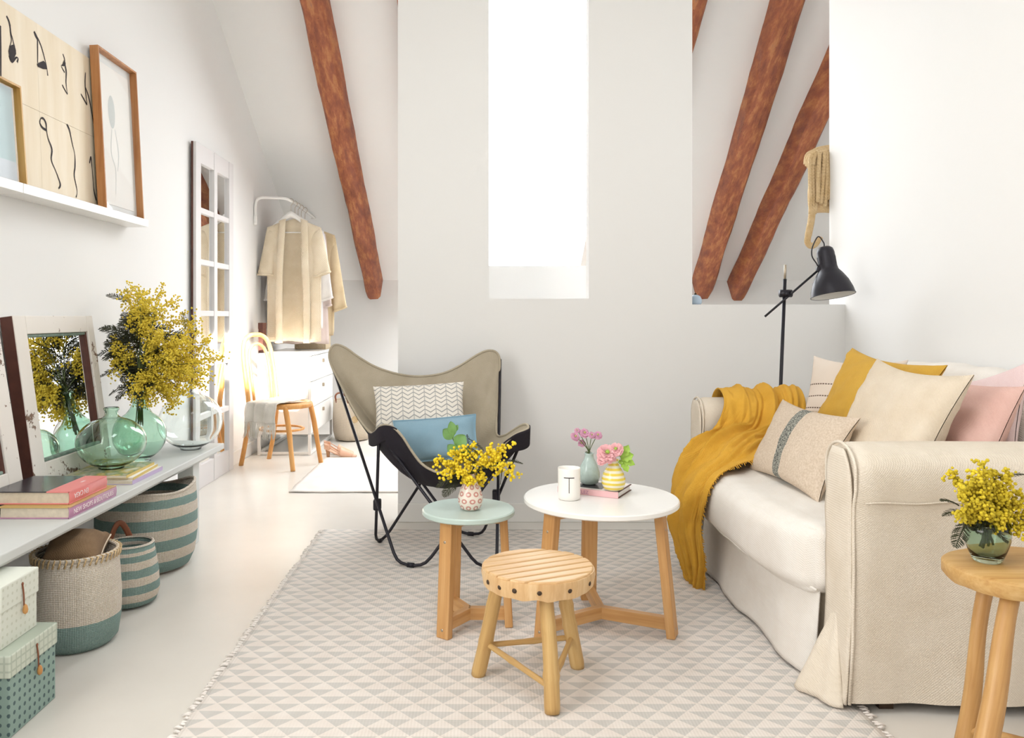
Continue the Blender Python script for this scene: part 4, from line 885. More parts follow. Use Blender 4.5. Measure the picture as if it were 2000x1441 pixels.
# ------------------------------------------------------------------ butterfly chair
RUGZ = .0125
def butterfly():
    t = thing('butterfly_chair', 'butterfly chair with khaki sling, black underside and black rod frame', 'chair', (-.2, 3.68, RUGZ))
    edge = [(643, 697, 4.02), (646, 681, 4.02), (656, 673, 4.02), (675, 679, 4.02), (700, 697, 4.01), (735, 717, 4.0), (780, 731, 3.99), (821, 735, 3.99), (865, 729, 4.0), (900, 713, 4.03), (930, 694, 4.06), (950, 685, 4.08), (966, 686, 4.09), (975, 697, 4.09),
            (976, 722, 4.06), (975, 767, 4.0), (970, 818, 3.9), (970, 848, 3.8), (984, 851, 3.7), (1004, 839, 3.59), (1019, 830, 3.52), (1029, 829, 3.485), (1032, 836, 3.46), (1024, 841, 3.445), (1008, 848, 3.435), (988, 864, 3.425), (966, 888, 3.42), (940, 908, 3.415), (908, 921, 3.41), (875, 926, 3.41), (845, 919, 3.41), (822, 904, 3.41), (803, 879, 3.41), (787, 854, 3.41), (771, 837, 3.42), (754, 830, 3.43), (741, 833, 3.45), (734, 842, 3.49), (724, 845, 3.57), (704, 822, 3.69), (680, 780, 3.82), (661, 742, 3.94), (649, 718, 4.0)]
    E = cat([at(*p) for p in edge], 4, closed=True); NE = len(E); C = Vector((-.15, 3.60, .338))
    def surf(i, r):
        b = E[i % NE]; d = b-C; fr = max(0, min(1, (3.85-b.y)/.4)); ex = 1.5+1.1*fr
        p = C+Vector((d.x*r, d.y*(r**(1-.15*(1-fr))), 0)); p.z = C.z+d.z*(r**ex)
        k = math.sin(PI*r); p += Vector((0, .4, 1))*k*(.004*noise.noise(Vector((p.x*14, p.y*14, 1)))+.003*noise.noise(Vector((p.x*40, p.y*12, 5))))
        return p
    NR = 26; rr = [(k/NR)**.85 for k in range(NR+1)]
    def skin(off):
        m = MB(); vs = [C+Vector((0, 0, off))]
        def nrm(i, r):
            a = surf(i+1, r)-surf(i-1, r); b = surf(i, min(1, r+.02))-surf(i, max(.02, r-.02)); n = b.cross(a)
            n = n.normalized() if n.length > 1e-9 else Vector((0, 0, 1)); return n
        sg = 1 if nrm(NE//2, .3).z > 0 else -1
        for r in rr[1:]:
            for i in range(NE): vs.append(surf(i, r)+(nrm(i, r)*sg*off if off else Vector((0, 0, 0))))
        fs = [(0, 1+i, 1+(i+1) % NE) for i in range(NE)]+[(1+k*NE+i, 1+(k+1)*NE+i, 1+(k+1)*NE+(i+1) % NE, 1+k*NE+(i+1) % NE) for k in range(NR-1) for i in range(NE)]
        return m.add(vs, fs)
    skin(0).build('sling', 'khaki_canvas', t, smooth=True); skin(-.007).build('underside', 'black_canvas', t, smooth=True)
    MB().tube(E, .0058, 8, closed=True).build('piping', 'khaki_canvas', t, smooth=True)
    def pocket(i0, i1, drop, back):           # canvas corner pockets that take the rods
        P = [E[k % NE] for k in range(i0, i1+1)]; n = len(P)-1
        def fn(u, v):
            x = u*n; k = min(n-1, int(x)); p = P[k].lerp(P[k+1], x-k); return p+Vector((0, -.008 if not back else .012, 0))+Vector((-.02*(u-.5), .03*v, -drop*v*(.75+.25*math.sin(PI*u))))
        MB().grid(fn, 18, 8).build('corner_pocket', 'black_canvas', t, smooth=True, solid=.004)
    ix = lambda k: k*4
    pocket(ix(34), ix(38), .075, False); pocket(ix(21), ix(25), .085, False); pocket(ix(0), ix(3), .05, True); pocket(ix(11), ix(13), .05, True)
    feet = {'FL': (Vector((-.345, 3.47, .02)), Vector((-.225, 3.43, .02))), 'BL': (Vector((-.482, 3.80, .02)), Vector((-.445, 3.85, .02))),
            'BR': (Vector((-.085, 3.96, .02)), Vector((.03, 3.93, .02))), 'FR': (Vector((.09, 3.47, .02)), Vector((.01, 3.42, .02)))}
    BL, BR, FL, FR = at(644, 698, 4.05), at(977, 702, 4.1), at(740, 845, 3.475), at(1026, 842, 3.485)
    def loop(top1, foot, top2):
        f0, f1 = foot
        def corner(a, f, o):                # rounded bend at the floor
            d1 = (a-f).normalized(); d2 = (o-f).normalized(); return [f+d1*.05, f+d1*.02+d2*.006, f+d1*.006+d2*.02, f+d2*.045]
        for tp, fa, fb in ((top1, f0, f1), (top2, f1, f0)): MB().tube([tp]+corner(tp, fa, fb)+[f0.lerp(f1, .5)], .0072, 8).build('frame_rod', 'dark_metal', t, smooth=True)
        MB().tube([f0.lerp(f1, .38), f0.lerp(f1, .62)], .011, 8).build('foot_sleeve', 'dark_metal', t, smooth=True)
    loop(BL, feet['FL'], FR); loop(FL, feet['BL'], BR); loop(BR, feet['FR'], FL); loop(FR, (feet['BR'][1], feet['BR'][0]), BL)
    for p in (at(737, 985, 3.66), at(969, 967, 3.69)): MB().rbox(p-Vector((.018, .018, .026)), p+Vector((.018, .018, .026)), .008, 4).build('pivot_joint', 'dark_metal', t, smooth=True)
butterfly()
pillow('cushion', 'white rectangular cushion with grey chevron print on the butterfly chair', 'zigzag_cloth', .44, .27, .11, frame((-.27, 3.795, .65), (1, .06, .05), (-.06, .42, .9)), 21, pinch=.06)
pillow('cushion', 'pale blue felt cushion leaning in front of the chevron cushion', 'blue_felt', .385, .205, .10, frame((-.185, 3.655, .535), (1, .05, .075), (-.03, .38, .92)), 22, 'blue_felt', pinch=.05, flange=.06)
# ------------------------------------------------------------------ nesting tables
def round_table(label, c, r, h, feet, lw, ld, topm, lean):
    t = thing('side_table', label, 'table', (c[0], c[1], RUGZ)); C = Vector((c[0], c[1], 0))
    MB().lathe([(.001, h-.02), (r-.005, h-.02), (r, h-.016), (r, h-.004), (r-.004, h), (.001, h)], (c[0], c[1], 0), 72, cap=False).build('tabletop', topm, t, auto=30)
    hub = Vector((c[0], c[1], .055))
    for f in feet:
        F0 = Vector((f[0], f[1], RUGZ-.002)); d = (F0-C); d.z = 0; d.normalize(); T = F0-d*lean; T.z = h-.02; side = d.cross(Vector((0, 0, 1)))
        lg = MB().bar(F0, T, lw, ld, -d).build('leg', 'pine_leg', t, bevel=.004); tx = (F0, T)
        for z, mt in ((.04, 'screw'), (h-.09, 'screw')):
            k = (z-F0.z)/(T.z-F0.z); p = F0.lerp(T, k)+d*(ld/2)
            MB().lathe([(.0001, .0016), (.0045, .0014), (.0052, 0)], p, 12, d.to_track_quat('Z', 'Y').to_matrix().to_4x4(), cap=False).build('screw', mt, lg, smooth=True)
        aligned(lg, *tx)
        a = hub-d*.0; b = Vector((F0.x-d.x*(.012+ld/2*.2), F0.y-d.y*(.012+ld/2*.2), .055)); aligned(MB().bar(a, b, .028, .042).build('stretcher', 'pine_leg', t, bevel=.002), a, b)
        a, b = Vector((c[0], c[1], h-.036)), Vector((T.x, T.y, h-.036)); aligned(MB().bar(a, b, .026, .032).build('top_rail', 'pine_leg', t, bevel=.002), a, b)
round_table('round white side table with honey wood legs', (.441, 2.81), .272, .462, [(.222, 2.672), (.668, 2.70), (.432, 3.06)], .058, .03, 'white_lacquer', .045)
round_table('small round mint green side table with honey wood legs', (-.027, 2.80), .163, .424, [(-.108, 2.69), (.115, 2.80), (-.088, 2.91)], .05, .028, 'mint_lacquer', .02)
# ------------------------------------------------------------------ bamboo stool
def stool():
    c = Vector((.182, 2.345, 0)); r = .163; h = .368; t = thing('wooden_stool', 'low round bamboo stool with slatted seat and three legs', 'stool', (c.x, c.y, RUGZ)); rnd = random.Random(5)
    A = Matrix.Rotation(.44, 4, 'Z'); n = 8; M = Matrix.Translation(c) @ A
    for i in range(n):                   # seat slats clipped to the circle
        w_ = 2*r/n; y0, y1 = -r+i*w_+.0028, -r+(i+1)*w_-.0028; m = MB(); K = 12; rows = []
        for z in (h-.018, h+rnd.uniform(-.0012, .0012)):
            lo = [Vector((-math.sqrt(max(0, r*r-y*y))*1.0, y, z)) for y in (y0, (y0+y1)/2, y1)]; hi = [Vector((math.sqrt(max(0, r*r-y*y)), y, z)) for y in (y1, (y0+y1)/2, y0)]
            rows.append([M @ p for p in lo+hi])
        K = 6; m.add(rows[0]+rows[1], [tuple(range(K-1, -1, -1)), tuple(range(K, 2*K))]+[(k, (k+1) % K, K+(k+1) % K, K+k) for k in range(K)])
        sl_ = m.build('slat', 'slat_wood', t, bevel=.004); aligned(sl_, M @ Vector((-r, (y0+y1)/2, h)), M @ Vector((r, (y0+y1)/2, h)))
    m = MB(); prof = []
    for k in range(72):
        a = 2*PI*k/72; wob = .004*noise.noise(Vector((math.cos(a)*3, math.sin(a)*3, 0))); zb = h-.052+.007*noise.noise(Vector((math.cos(a)*4, math.sin(a)*4, 3)))
        d = Vector((math.cos(a), math.sin(a), 0))
        prof.append([c+d*(r-.014)+Vector((0, 0, h-.006)), c+d*(r+.002+wob)+Vector((0, 0, h-.005)), c+d*(r+.004+wob)+Vector((0, 0, h-.02)), c+d*(r-.002+wob)+Vector((0, 0, zb)), c+d*(r-.022)+Vector((0, 0, zb+.003))])
    vs = [p for q in prof for p in q]; fs = [(k*5+j, ((k+1) % 72)*5+j, ((k+1) % 72)*5+(j+1) % 5, k*5+(j+1) % 5) for k in range(72) for j in range(5)]
    m.add(vs, fs).build('seat_rim', 'slat_wood', t, auto=50)
    MB().lathe([(.001, h-.04), (r-.02, h-.04), (r-.02, h-.019), (.001, h-.019)], c, 40, cap=False).build('seat_base', 'slat_wood', t)
    feet = [(.209, 2.178), (.003, 2.41), (.313, 2.465)]
    for i, f in enumerate(feet):
        F0 = Vector((f[0], f[1], RUGZ-.002)); d = (F0-c); d.z = 0; L = d.length; T = c+d.normalized()*(L*.60); T.z = h-.042
        N = 20; pts = []; rs = []
        for k in range(N+1):
            s = k/N; nd = min(abs(s-.3-.07*i), abs(s-.72+.04*i)); pts.append(F0.lerp(T, s)+Vector((.0025*math.sin(s*4+i), .0025*math.cos(s*5+i), 0))); rs.append(.0225-.0025*s+.003*math.exp(-(nd/.022)**2))
        rs[0] *= .92; aligned(MB().tube(pts, rs, 16).build('leg', 'bamboo', t, smooth=True), F0, T)
    for a, b, z0, z1 in ((0, 1, .075, .115), (1, 2, .105, .11), (2, 0, .115, .08)):
        def onleg(i, z): f = feet[i]; F0 = Vector((f[0], f[1], 0)); d = (F0-c); d.z = 0; T = c+d*.60; return F0.lerp(Vector((T.x, T.y, h)), z/h)+Vector((0, 0, 0))
        P, Q = onleg(a, z0), onleg(b, z1); P.z, Q.z = z0, z1; pts = [P.lerp(Q, k/14) for k in range(15)]; MB().tube(pts, [.0085+.002*math.exp(-((k/14-.55)/.05)**2) for k in range(15)], 10).build('stretcher', 'bamboo', t, smooth=True); aligned(t.children[-1] if False else bpy.data.objects[[o.name for o in t.children if o.name.startswith('stretcher')][-1]], P, Q)
    for a in (-2.35, -2.05, -1.62, -1.08, -.55, -.1, 3.6):
        d = Vector((math.cos(a), math.sin(a), 0)); MB().lathe([(.0001, .003), (.0035, .0028), (.0065, .0012), (.007, 0)], c+d*(r+.0025)+Vector((0, 0, h-.028)), 14, d.to_track_quat('Z', 'Y').to_matrix().to_4x4(), cap=False).build('bolt', 'dark_screw', t, smooth=True)
stool()
# ------------------------------------------------------------------ things on the tables
def vase(name, label, c, prof, mat, th=.003, sc=1.0):
    t = thing(name, label, 'vase', c); prof = [(r*sc, z*sc) for r, z in prof]; inner = [(max(r-th, .001), max(z, th)) for r, z in prof]
    MB().lathe([(.0005, 0)]+prof+inner[::-1]+[(.0005, th)], c, 48, cap=False).build('body', mat, t, smooth=True); return t
PEAR = [(.022, 0), (.034, .008), (.0405, .028), (.040, .045), (.034, .066), (.024, .086), (.017, .1), (.0155, .112), (.019, .118)]
vase('bud_vase', 'small white vase with pink rings on the mint table', (-.02, 2.78, .4242), PEAR, 'ring_vase', sc=1.08)
vase('bud_vase', 'small grey green glazed vase on the pink book', (.415, 2.915, .4845), PEAR, 'celadon', sc=.97)
vase('bud_vase', 'small yellow and white striped vase on the pink book', (.487, 2.815, .4845), [(r*1.04, z*.93) for r, z in PEAR], 'stripe_vase')
def candle():
    c = (.325, 2.775, .4622); t = thing('candle_jar', 'white candle jar printed with a black letter T', 'candle', c)
    prof = [(.0005, 0), (.034, 0), (.038, .004), (.039, .02), (.039, .108), (.0385, .11), (.0365, .108), (.0365, .03), (.0005, .03)]
    MB().lathe(prof, c, 48, cap=False).build('jar', 'candle_jar', t, smooth=True)
    MB().lathe([(.0005, .03), (.0362, .03), (.0362, .088), (.0005, .086)], c, 32, cap=False).build('wax', 'wax', t)
    MB().tube([(c[0], c[1], c[2]+.086), (c[0]+.001, c[1], c[2]+.097)], .0009, 5).build('wick', 'ink', t)
    m = MB(); R = .0393; a0 = math.atan2(-c[1], -c[0])
    m.grid(lambda u, v: Vector((c[0]+R*math.cos(a0-.25*1.9+.5*1.9*u), c[1]+R*math.sin(a0-.25*1.9+.5*1.9*u), c[2]+.079+.0032*v)), 10, 1); m.grid(lambda u, v: Vector((c[0]+R*math.cos(a0-.028+.056*u), c[1]+R*math.sin(a0-.028+.056*u), c[2]+.028+.052*v)), 2, 1)
    m.build('letter', 'ink', t)
candle()
def pink_book():
    A, B = Vector((.296, 2.885, .4625)), Vector((.497, 2.778, .4625)); d = (B-A).normalized(); q = Vector((-d.y, d.x, 0)); L = (B-A).length; W, H = .155, .022
    t = thing('book', 'slim pink hardback under the two little vases', 'book', (A+B)/2+q*W/2); M = frame(A, d, q)
    MB().box((0, 0, 0), (L, W, .002), M).build('back_cover', 'pink_cover', t); MB().box((0, 0, H-.002), (L, W, H), M).build('front_cover', 'pale_cover', t); MB().box((.06, .02, H), (.16, W-.03, H+.0004), M).build('cover_picture', 'dark_cover', t); MB().box((L-.004, .004, H-.0024), (L+.0006, W, H+.0003), M).build('cover_edge', 'brown_edge', t); MB().box((L-.004, .004, -.0001), (L+.0006, W, .0022), M).build('cover_edge', 'brown_edge', t)
    MB().box((.004, .003, .002), (L-.004, W-.004, H-.002), M).build('pages', 'paper', t); MB().box((0, -.001, 0), (L, .002, H), M).build('spine', 'pink_cover', t, bevel=.0006)
    text('KNITLEZ', .017, 'purple_cover', frame(A+d*.052+Vector((0, 0, .0045))-q*.0015, d, (0, 0, 1)), t)
pink_book()
def flower(parent, p, r, petal, eye, rnd, layers=4, up=Vector((0, -.3, 1)), ruff=.2):
    up = Vector(up).normalized(); X = up.orthogonal().normalized(); Yv = up.cross(X); hd = MB()
    for l in range(layers):
        n = max(6, 15-l); el = -.25+1.45*l/layers; rr = r*(1-.75*l/layers*.9)
        for k in range(n):
            a = 2*PI*(k+.5*l)/n+rnd.uniform(-.1, .1); rad = X*math.cos(a)+Yv*math.sin(a); tn = -X*math.sin(a)+Yv*math.cos(a); e = el+rnd.uniform(-ruff, ruff)*.5
            d = rad*math.cos(e)+up*math.sin(e); b = Vector(p)+rad*r*.12; w_ = rr*.30; tip = b+d*rr*rnd.uniform(.85, 1.05)
            md = b+d*rr*.6+up*rr*.06; hd.add([b-tn*w_*.3, b+tn*w_*.3, md+tn*w_, tip+tn*w_*.55-up*rr*.05, tip-tn*w_*.55-up*rr*.05, md-tn*w_], [(0, 1, 2, 5), (5, 2, 3, 4)])
    f = hd.build('flower_head', petal, parent, smooth=True)
    MB().lathe([(.0005, -.002), (r*.2, 0), (r*.22, r*.2), (r*.14, r*.32), (.0005, r*.36)], p, 14, up.to_track_quat('Z', 'Y').to_matrix().to_4x4(), cap=False).build('flower_eye', eye, f, smooth=True)
rn = random.Random(8)
ms = thing('flower_sprig', 'mauve chrysanthemum stems in the grey green vase', 'flowers', (.415, 2.915, .56))
nk = Vector((.415, 2.915, .597)); 
for px, py, r in ((1124, 852, .0175), (1142, 845, .0185), (1136, 865, .014), (1156, 849, .013), (1168, 849, .016), (1127, 840, .010)):
    p = at(px, py, 2.91+rn.uniform(-.015, .015)); MB().tube(cat([nk+Vector((0, 0, -.07)), nk, nk.lerp(p, .5)+Vector((0, 0, .008)), p], 5), .0014, 5).build('stem', 'stem_green', ms, smooth=True); flower(ms, p, r, 'mauve_petal', 'flower_eye', rn, 3, (rn.uniform(-.3, .3), -.8, .6))
for k in range(4):
    p = nk+Vector((rn.uniform(-.02, .015), rn.uniform(-.01, .01), rn.uniform(.005, .02))); frond(ms, nk+Vector((0, 0, -.005)), p, .01, rn, 'stem_green', 5, .1, False)
ps = thing('flower_sprig', 'pink ranunculus with a lime green leaf in the striped vase', 'flowers', (.487, 2.815, .56)); nk = Vector((.487, 2.815, .592))
for px, py, r in ((1186, 884, .036), (1203, 877, .026), (1175, 898, .018)):
    p = at(px, py, 2.785+rn.uniform(-.012, .012)); MB().tube(cat([nk+Vector((0, 0, -.06)), nk, p], 5), .002, 6).build('stem', 'stem_green', ps, smooth=True); flower(ps, p, r, 'pink_petal', 'lime_leaf', rn, 8, (rn.uniform(-.4, .1), -.7, .6), .5)
def leaf(parent, base, tip, width, mat, nrm=Vector((0, -1, .3)), cup=.15, lob=0):
    base, tip = Vector(base), Vector(tip); d = tip-base; L = d.length; s = d.cross(nrm).normalized(); nn = s.cross(d).normalized()
    def fn(u, v):
        w_ = width*math.sin(PI*min(1, u*.97+.03))**.75*(1+lob*math.sin(u*19)); k = 2*v-1; return base+d*u+s*k*w_/2+nn*(cup*width*(k*k)+.1*L*math.sin(PI*u))
    return MB().grid(fn, 14, 6).build('leaf', mat, parent, smooth=True)
for bx, by, tx, ty, w_ in ((1212, 895, 1238, 888, .034), (1214, 893, 1228, 868, .03), (1214, 898, 1226, 922, .026), (1213, 896, 1240, 908, .026), (1206, 890, 1214, 876, .022), (1210, 898, 1214, 908, .016)): leaf(ps, at(bx, by, 2.80), at(tx, ty, 2.79), w_, 'lime_leaf', lob=.15)
MB().tube(cat([nk, at(1208, 888, 2.81), at(1213, 894, 2.80)], 4), .0016, 5).build('stem', 'stem_green', ps, smooth=True)
# mimosa with eucalyptus on the mint table
mb = thing('mimosa_bouquet', 'small mimosa bouquet with eucalyptus in the ringed vase', 'bouquet', (-.02, 2.78, .53)); nk = (-.02, 2.78, .548)
tips = [(852, 893), (868, 898), (880, 880), (892, 890), (903, 872), (878, 905), (862, 918), (900, 915), (890, 925), (912, 900), (938, 932), (944, 945), (920, 935), (906, 938), (935, 880), (962, 868), (950, 893), (975, 893), (990, 900), (1000, 868), (1005, 905), (985, 875), (965, 905), (1010, 930), (925, 868)]
fr = [(846, 902, 890, 906, .018), (852, 950, 905, 925, .03), (866, 968, 900, 932, .028), (912, 850, 918, 895, .012), (945, 880, 915, 858, .014), (1022, 908, 985, 900, .014), (978, 952, 982, 912, .014), (880, 940, 912, 925, .03), (925, 890, 925, 915, .02), (955, 915, 930, 925, .02), (915, 872, 945, 892, .014)]
fan(mb, nk, .08, tips, fr, random.Random(4), 'mimosa_bright', 7, 6, .026, .0048, .0045, .03, 2, .5, .05, 2.76)
for bx, by, tx, ty, w_ in ((885, 856, 865, 838, .042), (886, 850, 880, 822, .032), (891, 872, 909, 849, .05), (893, 888, 874, 868, .038), (901, 892, 917, 874, .036), (889, 842, 894, 829, .016)): leaf(mb, at(bx, by, 2.77), at(tx, ty, 2.765), w_, 'eucalyptus', cup=.08)
MB().tube(cat([Vector(nk), at(905, 900, 2.775), at(893, 875, 2.77), at(883, 850, 2.77), at(890, 834, 2.77)], 5), .0018, 5).build('stem', 'stem_green', mb, smooth=True)
# ------------------------------------------------------------------ sofa
def sofa():
    x0, x1, y0, y1 = .975, 1.965, 2.185, 3.60; aw = .165; t = thing('sofa', 'white two seat sofa with loose cotton slipcover', 'sofa', (1.45, 2.9, 0))
    def arm(ya, yb, out, x0, nm='arm'):
        yc = (ya+yb)/2; hw = (yb-ya)/2; prof = []
        zt = .742; zr = .075
        for a in [i/16 for i in range(17)]:
            th = PI*a; prof.append((yc-math.cos(th)*(hw+.012), zt-zr+math.sin(th)*zr))
        prof = [(ya, .03), (ya, .2), (ya, .4), (ya+.002, .55), (ya-.002, .585), (ya-.011, .62)]+prof+[(yb+.011, .62), (yb+.002, .585), (yb, .55), (yb, .4), (yb, .2), (yb, .03)]
        K = len(prof); nx = 40; m = MB(); vs = []
        for i in range(nx+1):
            s = i/nx; x = x0+(x1-x0)*s
            for j, (y, z) in enumerate(prof):
                dx = -.012*noise.noise(Vector((y*9, z*5, out*7))) if i == 0 else 0
                lowf = max(0, .25-z)/.25
                yy = y+out*(.014*noise.noise(Vector((x*2.5+z*2.5, z*1.6-x*1.2, 5)))+.010*noise.noise(Vector((x*5, z*4, 3)))+.004*noise.noise(Vector((x*16, z*9, 3)))+.012*lowf*math.sin(x*9+1))*(1 if z < .6 else .35)
                if i == 0: dx -= .018*lowf
                e = .022 if i in (0, nx) else 0
                yy = yc+(yy-yc)*(1-(.06 if e else 0)); zz = z-(.010 if e and z > .6 else 0)+(.006*noise.noise(Vector((x*7, y*3, 2))) if z < .05 else 0)
                vs.append((x+dx, yy, zz))
        fs = [(i*K+k, i*K+k+1, (i+1)*K+k+1, (i+1)*K+k) for i in range(nx) for k in range(K-1)]
        fs += [tuple(range(K-1, -1, -1)), tuple(nx*K+k for k in range(K))]
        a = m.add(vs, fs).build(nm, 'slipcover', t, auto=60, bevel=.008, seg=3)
        # front panel with seam
        pr = [Vector((x0-.004-.014*max(0, .25-z)/.25, yc+(y-yc)*.97, z)) for y, z in prof]
        MB().tube(pr, .0045, 6).build('welt', 'slipcover', a, smooth=True)
        ys = ya-.003 if out < 0 else yb+.003
        MB().tube([(x0+.02+(x1-x0-.03)*i/30, ys+out*(.005+.014*noise.noise(Vector(((x0+.02+(x1-x0-.03)*i/30)*2.5+.588*2.5, .588*1.6-(x0+.02+(x1-x0-.03)*i/30)*1.2, 5)))+.010*noise.noise(Vector((x0+.02+(x1-x0-.03)*i/30, .588*4, 3)).__class__(((x0+.02+(x1-x0-.03)*i/30)*5, .588*4, 3)))), .588+.002*math.sin(i)) for i in range(31)], .0028, 5).build('seam', 'slipcover', a, smooth=True)
        def fp(u, v):
            z = .028+.70*v; k = (2*u-1); hw2 = (hw-.004)*(1 if z < .6 else math.sqrt(max(0.02, 1-((z-.6)/.14)**2))*1.02)
            return Vector((x0-.010-.018*max(0, .25-z)/.25+.004*noise.noise(Vector((u*3, v*9, out))), yc+k*hw2, z))
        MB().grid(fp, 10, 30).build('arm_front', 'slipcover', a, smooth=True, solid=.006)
    arm(y0, y0+aw, -1, 1.045); arm(y1-aw, y1, 1, .985)
    ya, yb = y0+aw, y1-aw
    MB().rbox((1.05, ya-.01, .06), (1.75, yb+.01, .32), .02, 4).build('base', 'slipcover', t, smooth=True)
    def skirt(u, v):
        y = ya+.022*(1-v)**.6+(yb-ya-.018*(1-v)**.6)*u; z = .32-.298*v; fl = .022*v+.010*v*math.sin(u*13)+.012*v*noise.noise(Vector((u*6, 0, 1)))
        if u < .06: fl -= .03*v*(1-u/.06)*0
        fl -= .036*max(0, 1-u/.2)**1.5
        return Vector((.995-fl, y+.012*(1-2*u)*v*(1 if u < .03 else 0), z+.006*noise.noise(Vector((u*9, v*2, 4)))))
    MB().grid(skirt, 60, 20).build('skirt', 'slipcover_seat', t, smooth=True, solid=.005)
    def pleat(u, v):                       # loose flap of the cover in front of the near arm
        a = Vector((1.034, ya-.06, .25)).lerp(Vector((.93, ya-.09, .016)), v**1.2); b = Vector((1.036, ya-.07, .25)).lerp(Vector((1.02, ya-.155, .016)), v)
        m_ = Vector((1.034, ya-.045, .24)).lerp(Vector((.945, ya-.005, .016)), v**1.2); p = (m_*(1-u)**2+a*2*u*(1-u)+b*u*u)
        return p+Vector((-.010*v*math.sin(u*9), 0, .004*noise.noise(Vector((u*6, v*3, 0)))))
    MB().grid(pleat, 20, 20).build('corner_pleat', 'slipcover', t, smooth=True, solid=.005)
    def sc(p, u):                           # seat front droops and swells
        p.x += .085*max(0, -u.x)*max(0, -u.y-.1)**2
        if u.x < -.5: p.z -= .012*(1-u.y**2); p.x -= .018*(1-u.y**2)*(1-u.z**2)
        return p+Vector((.004*noise.noise(p*8), 0, .007*noise.noise(p*5+Vector((3, 0, 0)))+.003*noise.noise(p*16)))
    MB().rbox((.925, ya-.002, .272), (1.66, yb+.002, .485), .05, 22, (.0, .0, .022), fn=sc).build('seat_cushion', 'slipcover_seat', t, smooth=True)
    MB().tube([(.942+.085*max(0, 1-2*i/30-.1)**2-.02*math.sin(PI*i/30), ya+.005+(yb-ya-.01)*i/30, .289+.002*math.sin(i)) for i in range(31)], .004, 6).build('cushion_welt', 'slipcover_seat', t, smooth=True)
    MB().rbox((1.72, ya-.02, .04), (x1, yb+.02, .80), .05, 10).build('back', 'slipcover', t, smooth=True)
    def bc(p, u):
        return p+Vector((0, 0, .010*noise.noise(Vector((p.y*5, 0, 2)))+.004*math.sin(p.y*120)*max(0, u.z)*(abs(u.x) < .8)))
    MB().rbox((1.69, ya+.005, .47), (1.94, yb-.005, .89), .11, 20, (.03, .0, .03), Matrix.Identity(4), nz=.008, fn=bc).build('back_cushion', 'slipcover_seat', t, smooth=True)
    for y in (y0+.06, y1-.06):
        for x in (1.15, 1.9): MB().box((x-.02, y-.02, 0), (x+.02, y+.02, .06)).build('foot', 'dark_screw', t)
sofa()
pillow('cushion', 'beige linen cushion with thin dark stripes in the far sofa corner', 'striped_linen', .40, .45, .13, frame((1.495, 3.195, .722), (.56, -.82, .0), (.3, .2, .93)), 31, wr=.009, pinch=.13)
pillow('cushion', 'large mustard linen cushion against the sofa back', 'mustard_linen', .54, .49, .14, frame((1.445, 2.95, .738), (.13, -1, -.07), (.46, .03, .88)), 32, wr=.012, pinch=.13)
pillow('cushion', 'plain cream linen cushion in front of the mustard one', 'cream_linen', .48, .48, .15, frame((1.355, 2.60, .722), (.10, -1, -.05), (.42, .06, .9)), 33, wr=.012, pinch=.13)
pillow('cushion', 'pale pink linen cushion furthest back by the near sofa arm', 'pale_pink_linen', .38, .40, .08, frame((1.635, 2.585, .735), (.12, -1, .28), (.34, .06, .92)), 34, wr=.008, pinch=.13)
pillow('cushion', 'rose pink linen cushion behind the near sofa arm', 'pink_linen', .40, .42, .13, frame((1.53, 2.555, .70), (.12, -1, .0), (.40, .06, .9)), 35, wr=.012, pinch=.08)
pillow('cushion', 'oblong beige cushion with one black speckled band lying on the seat', 'band_linen', .58, .31, .12, frame((1.165, 2.865, .632), (.05, -1, .0), (.45, .0, .89)), 36, wr=.008, pinch=.13)
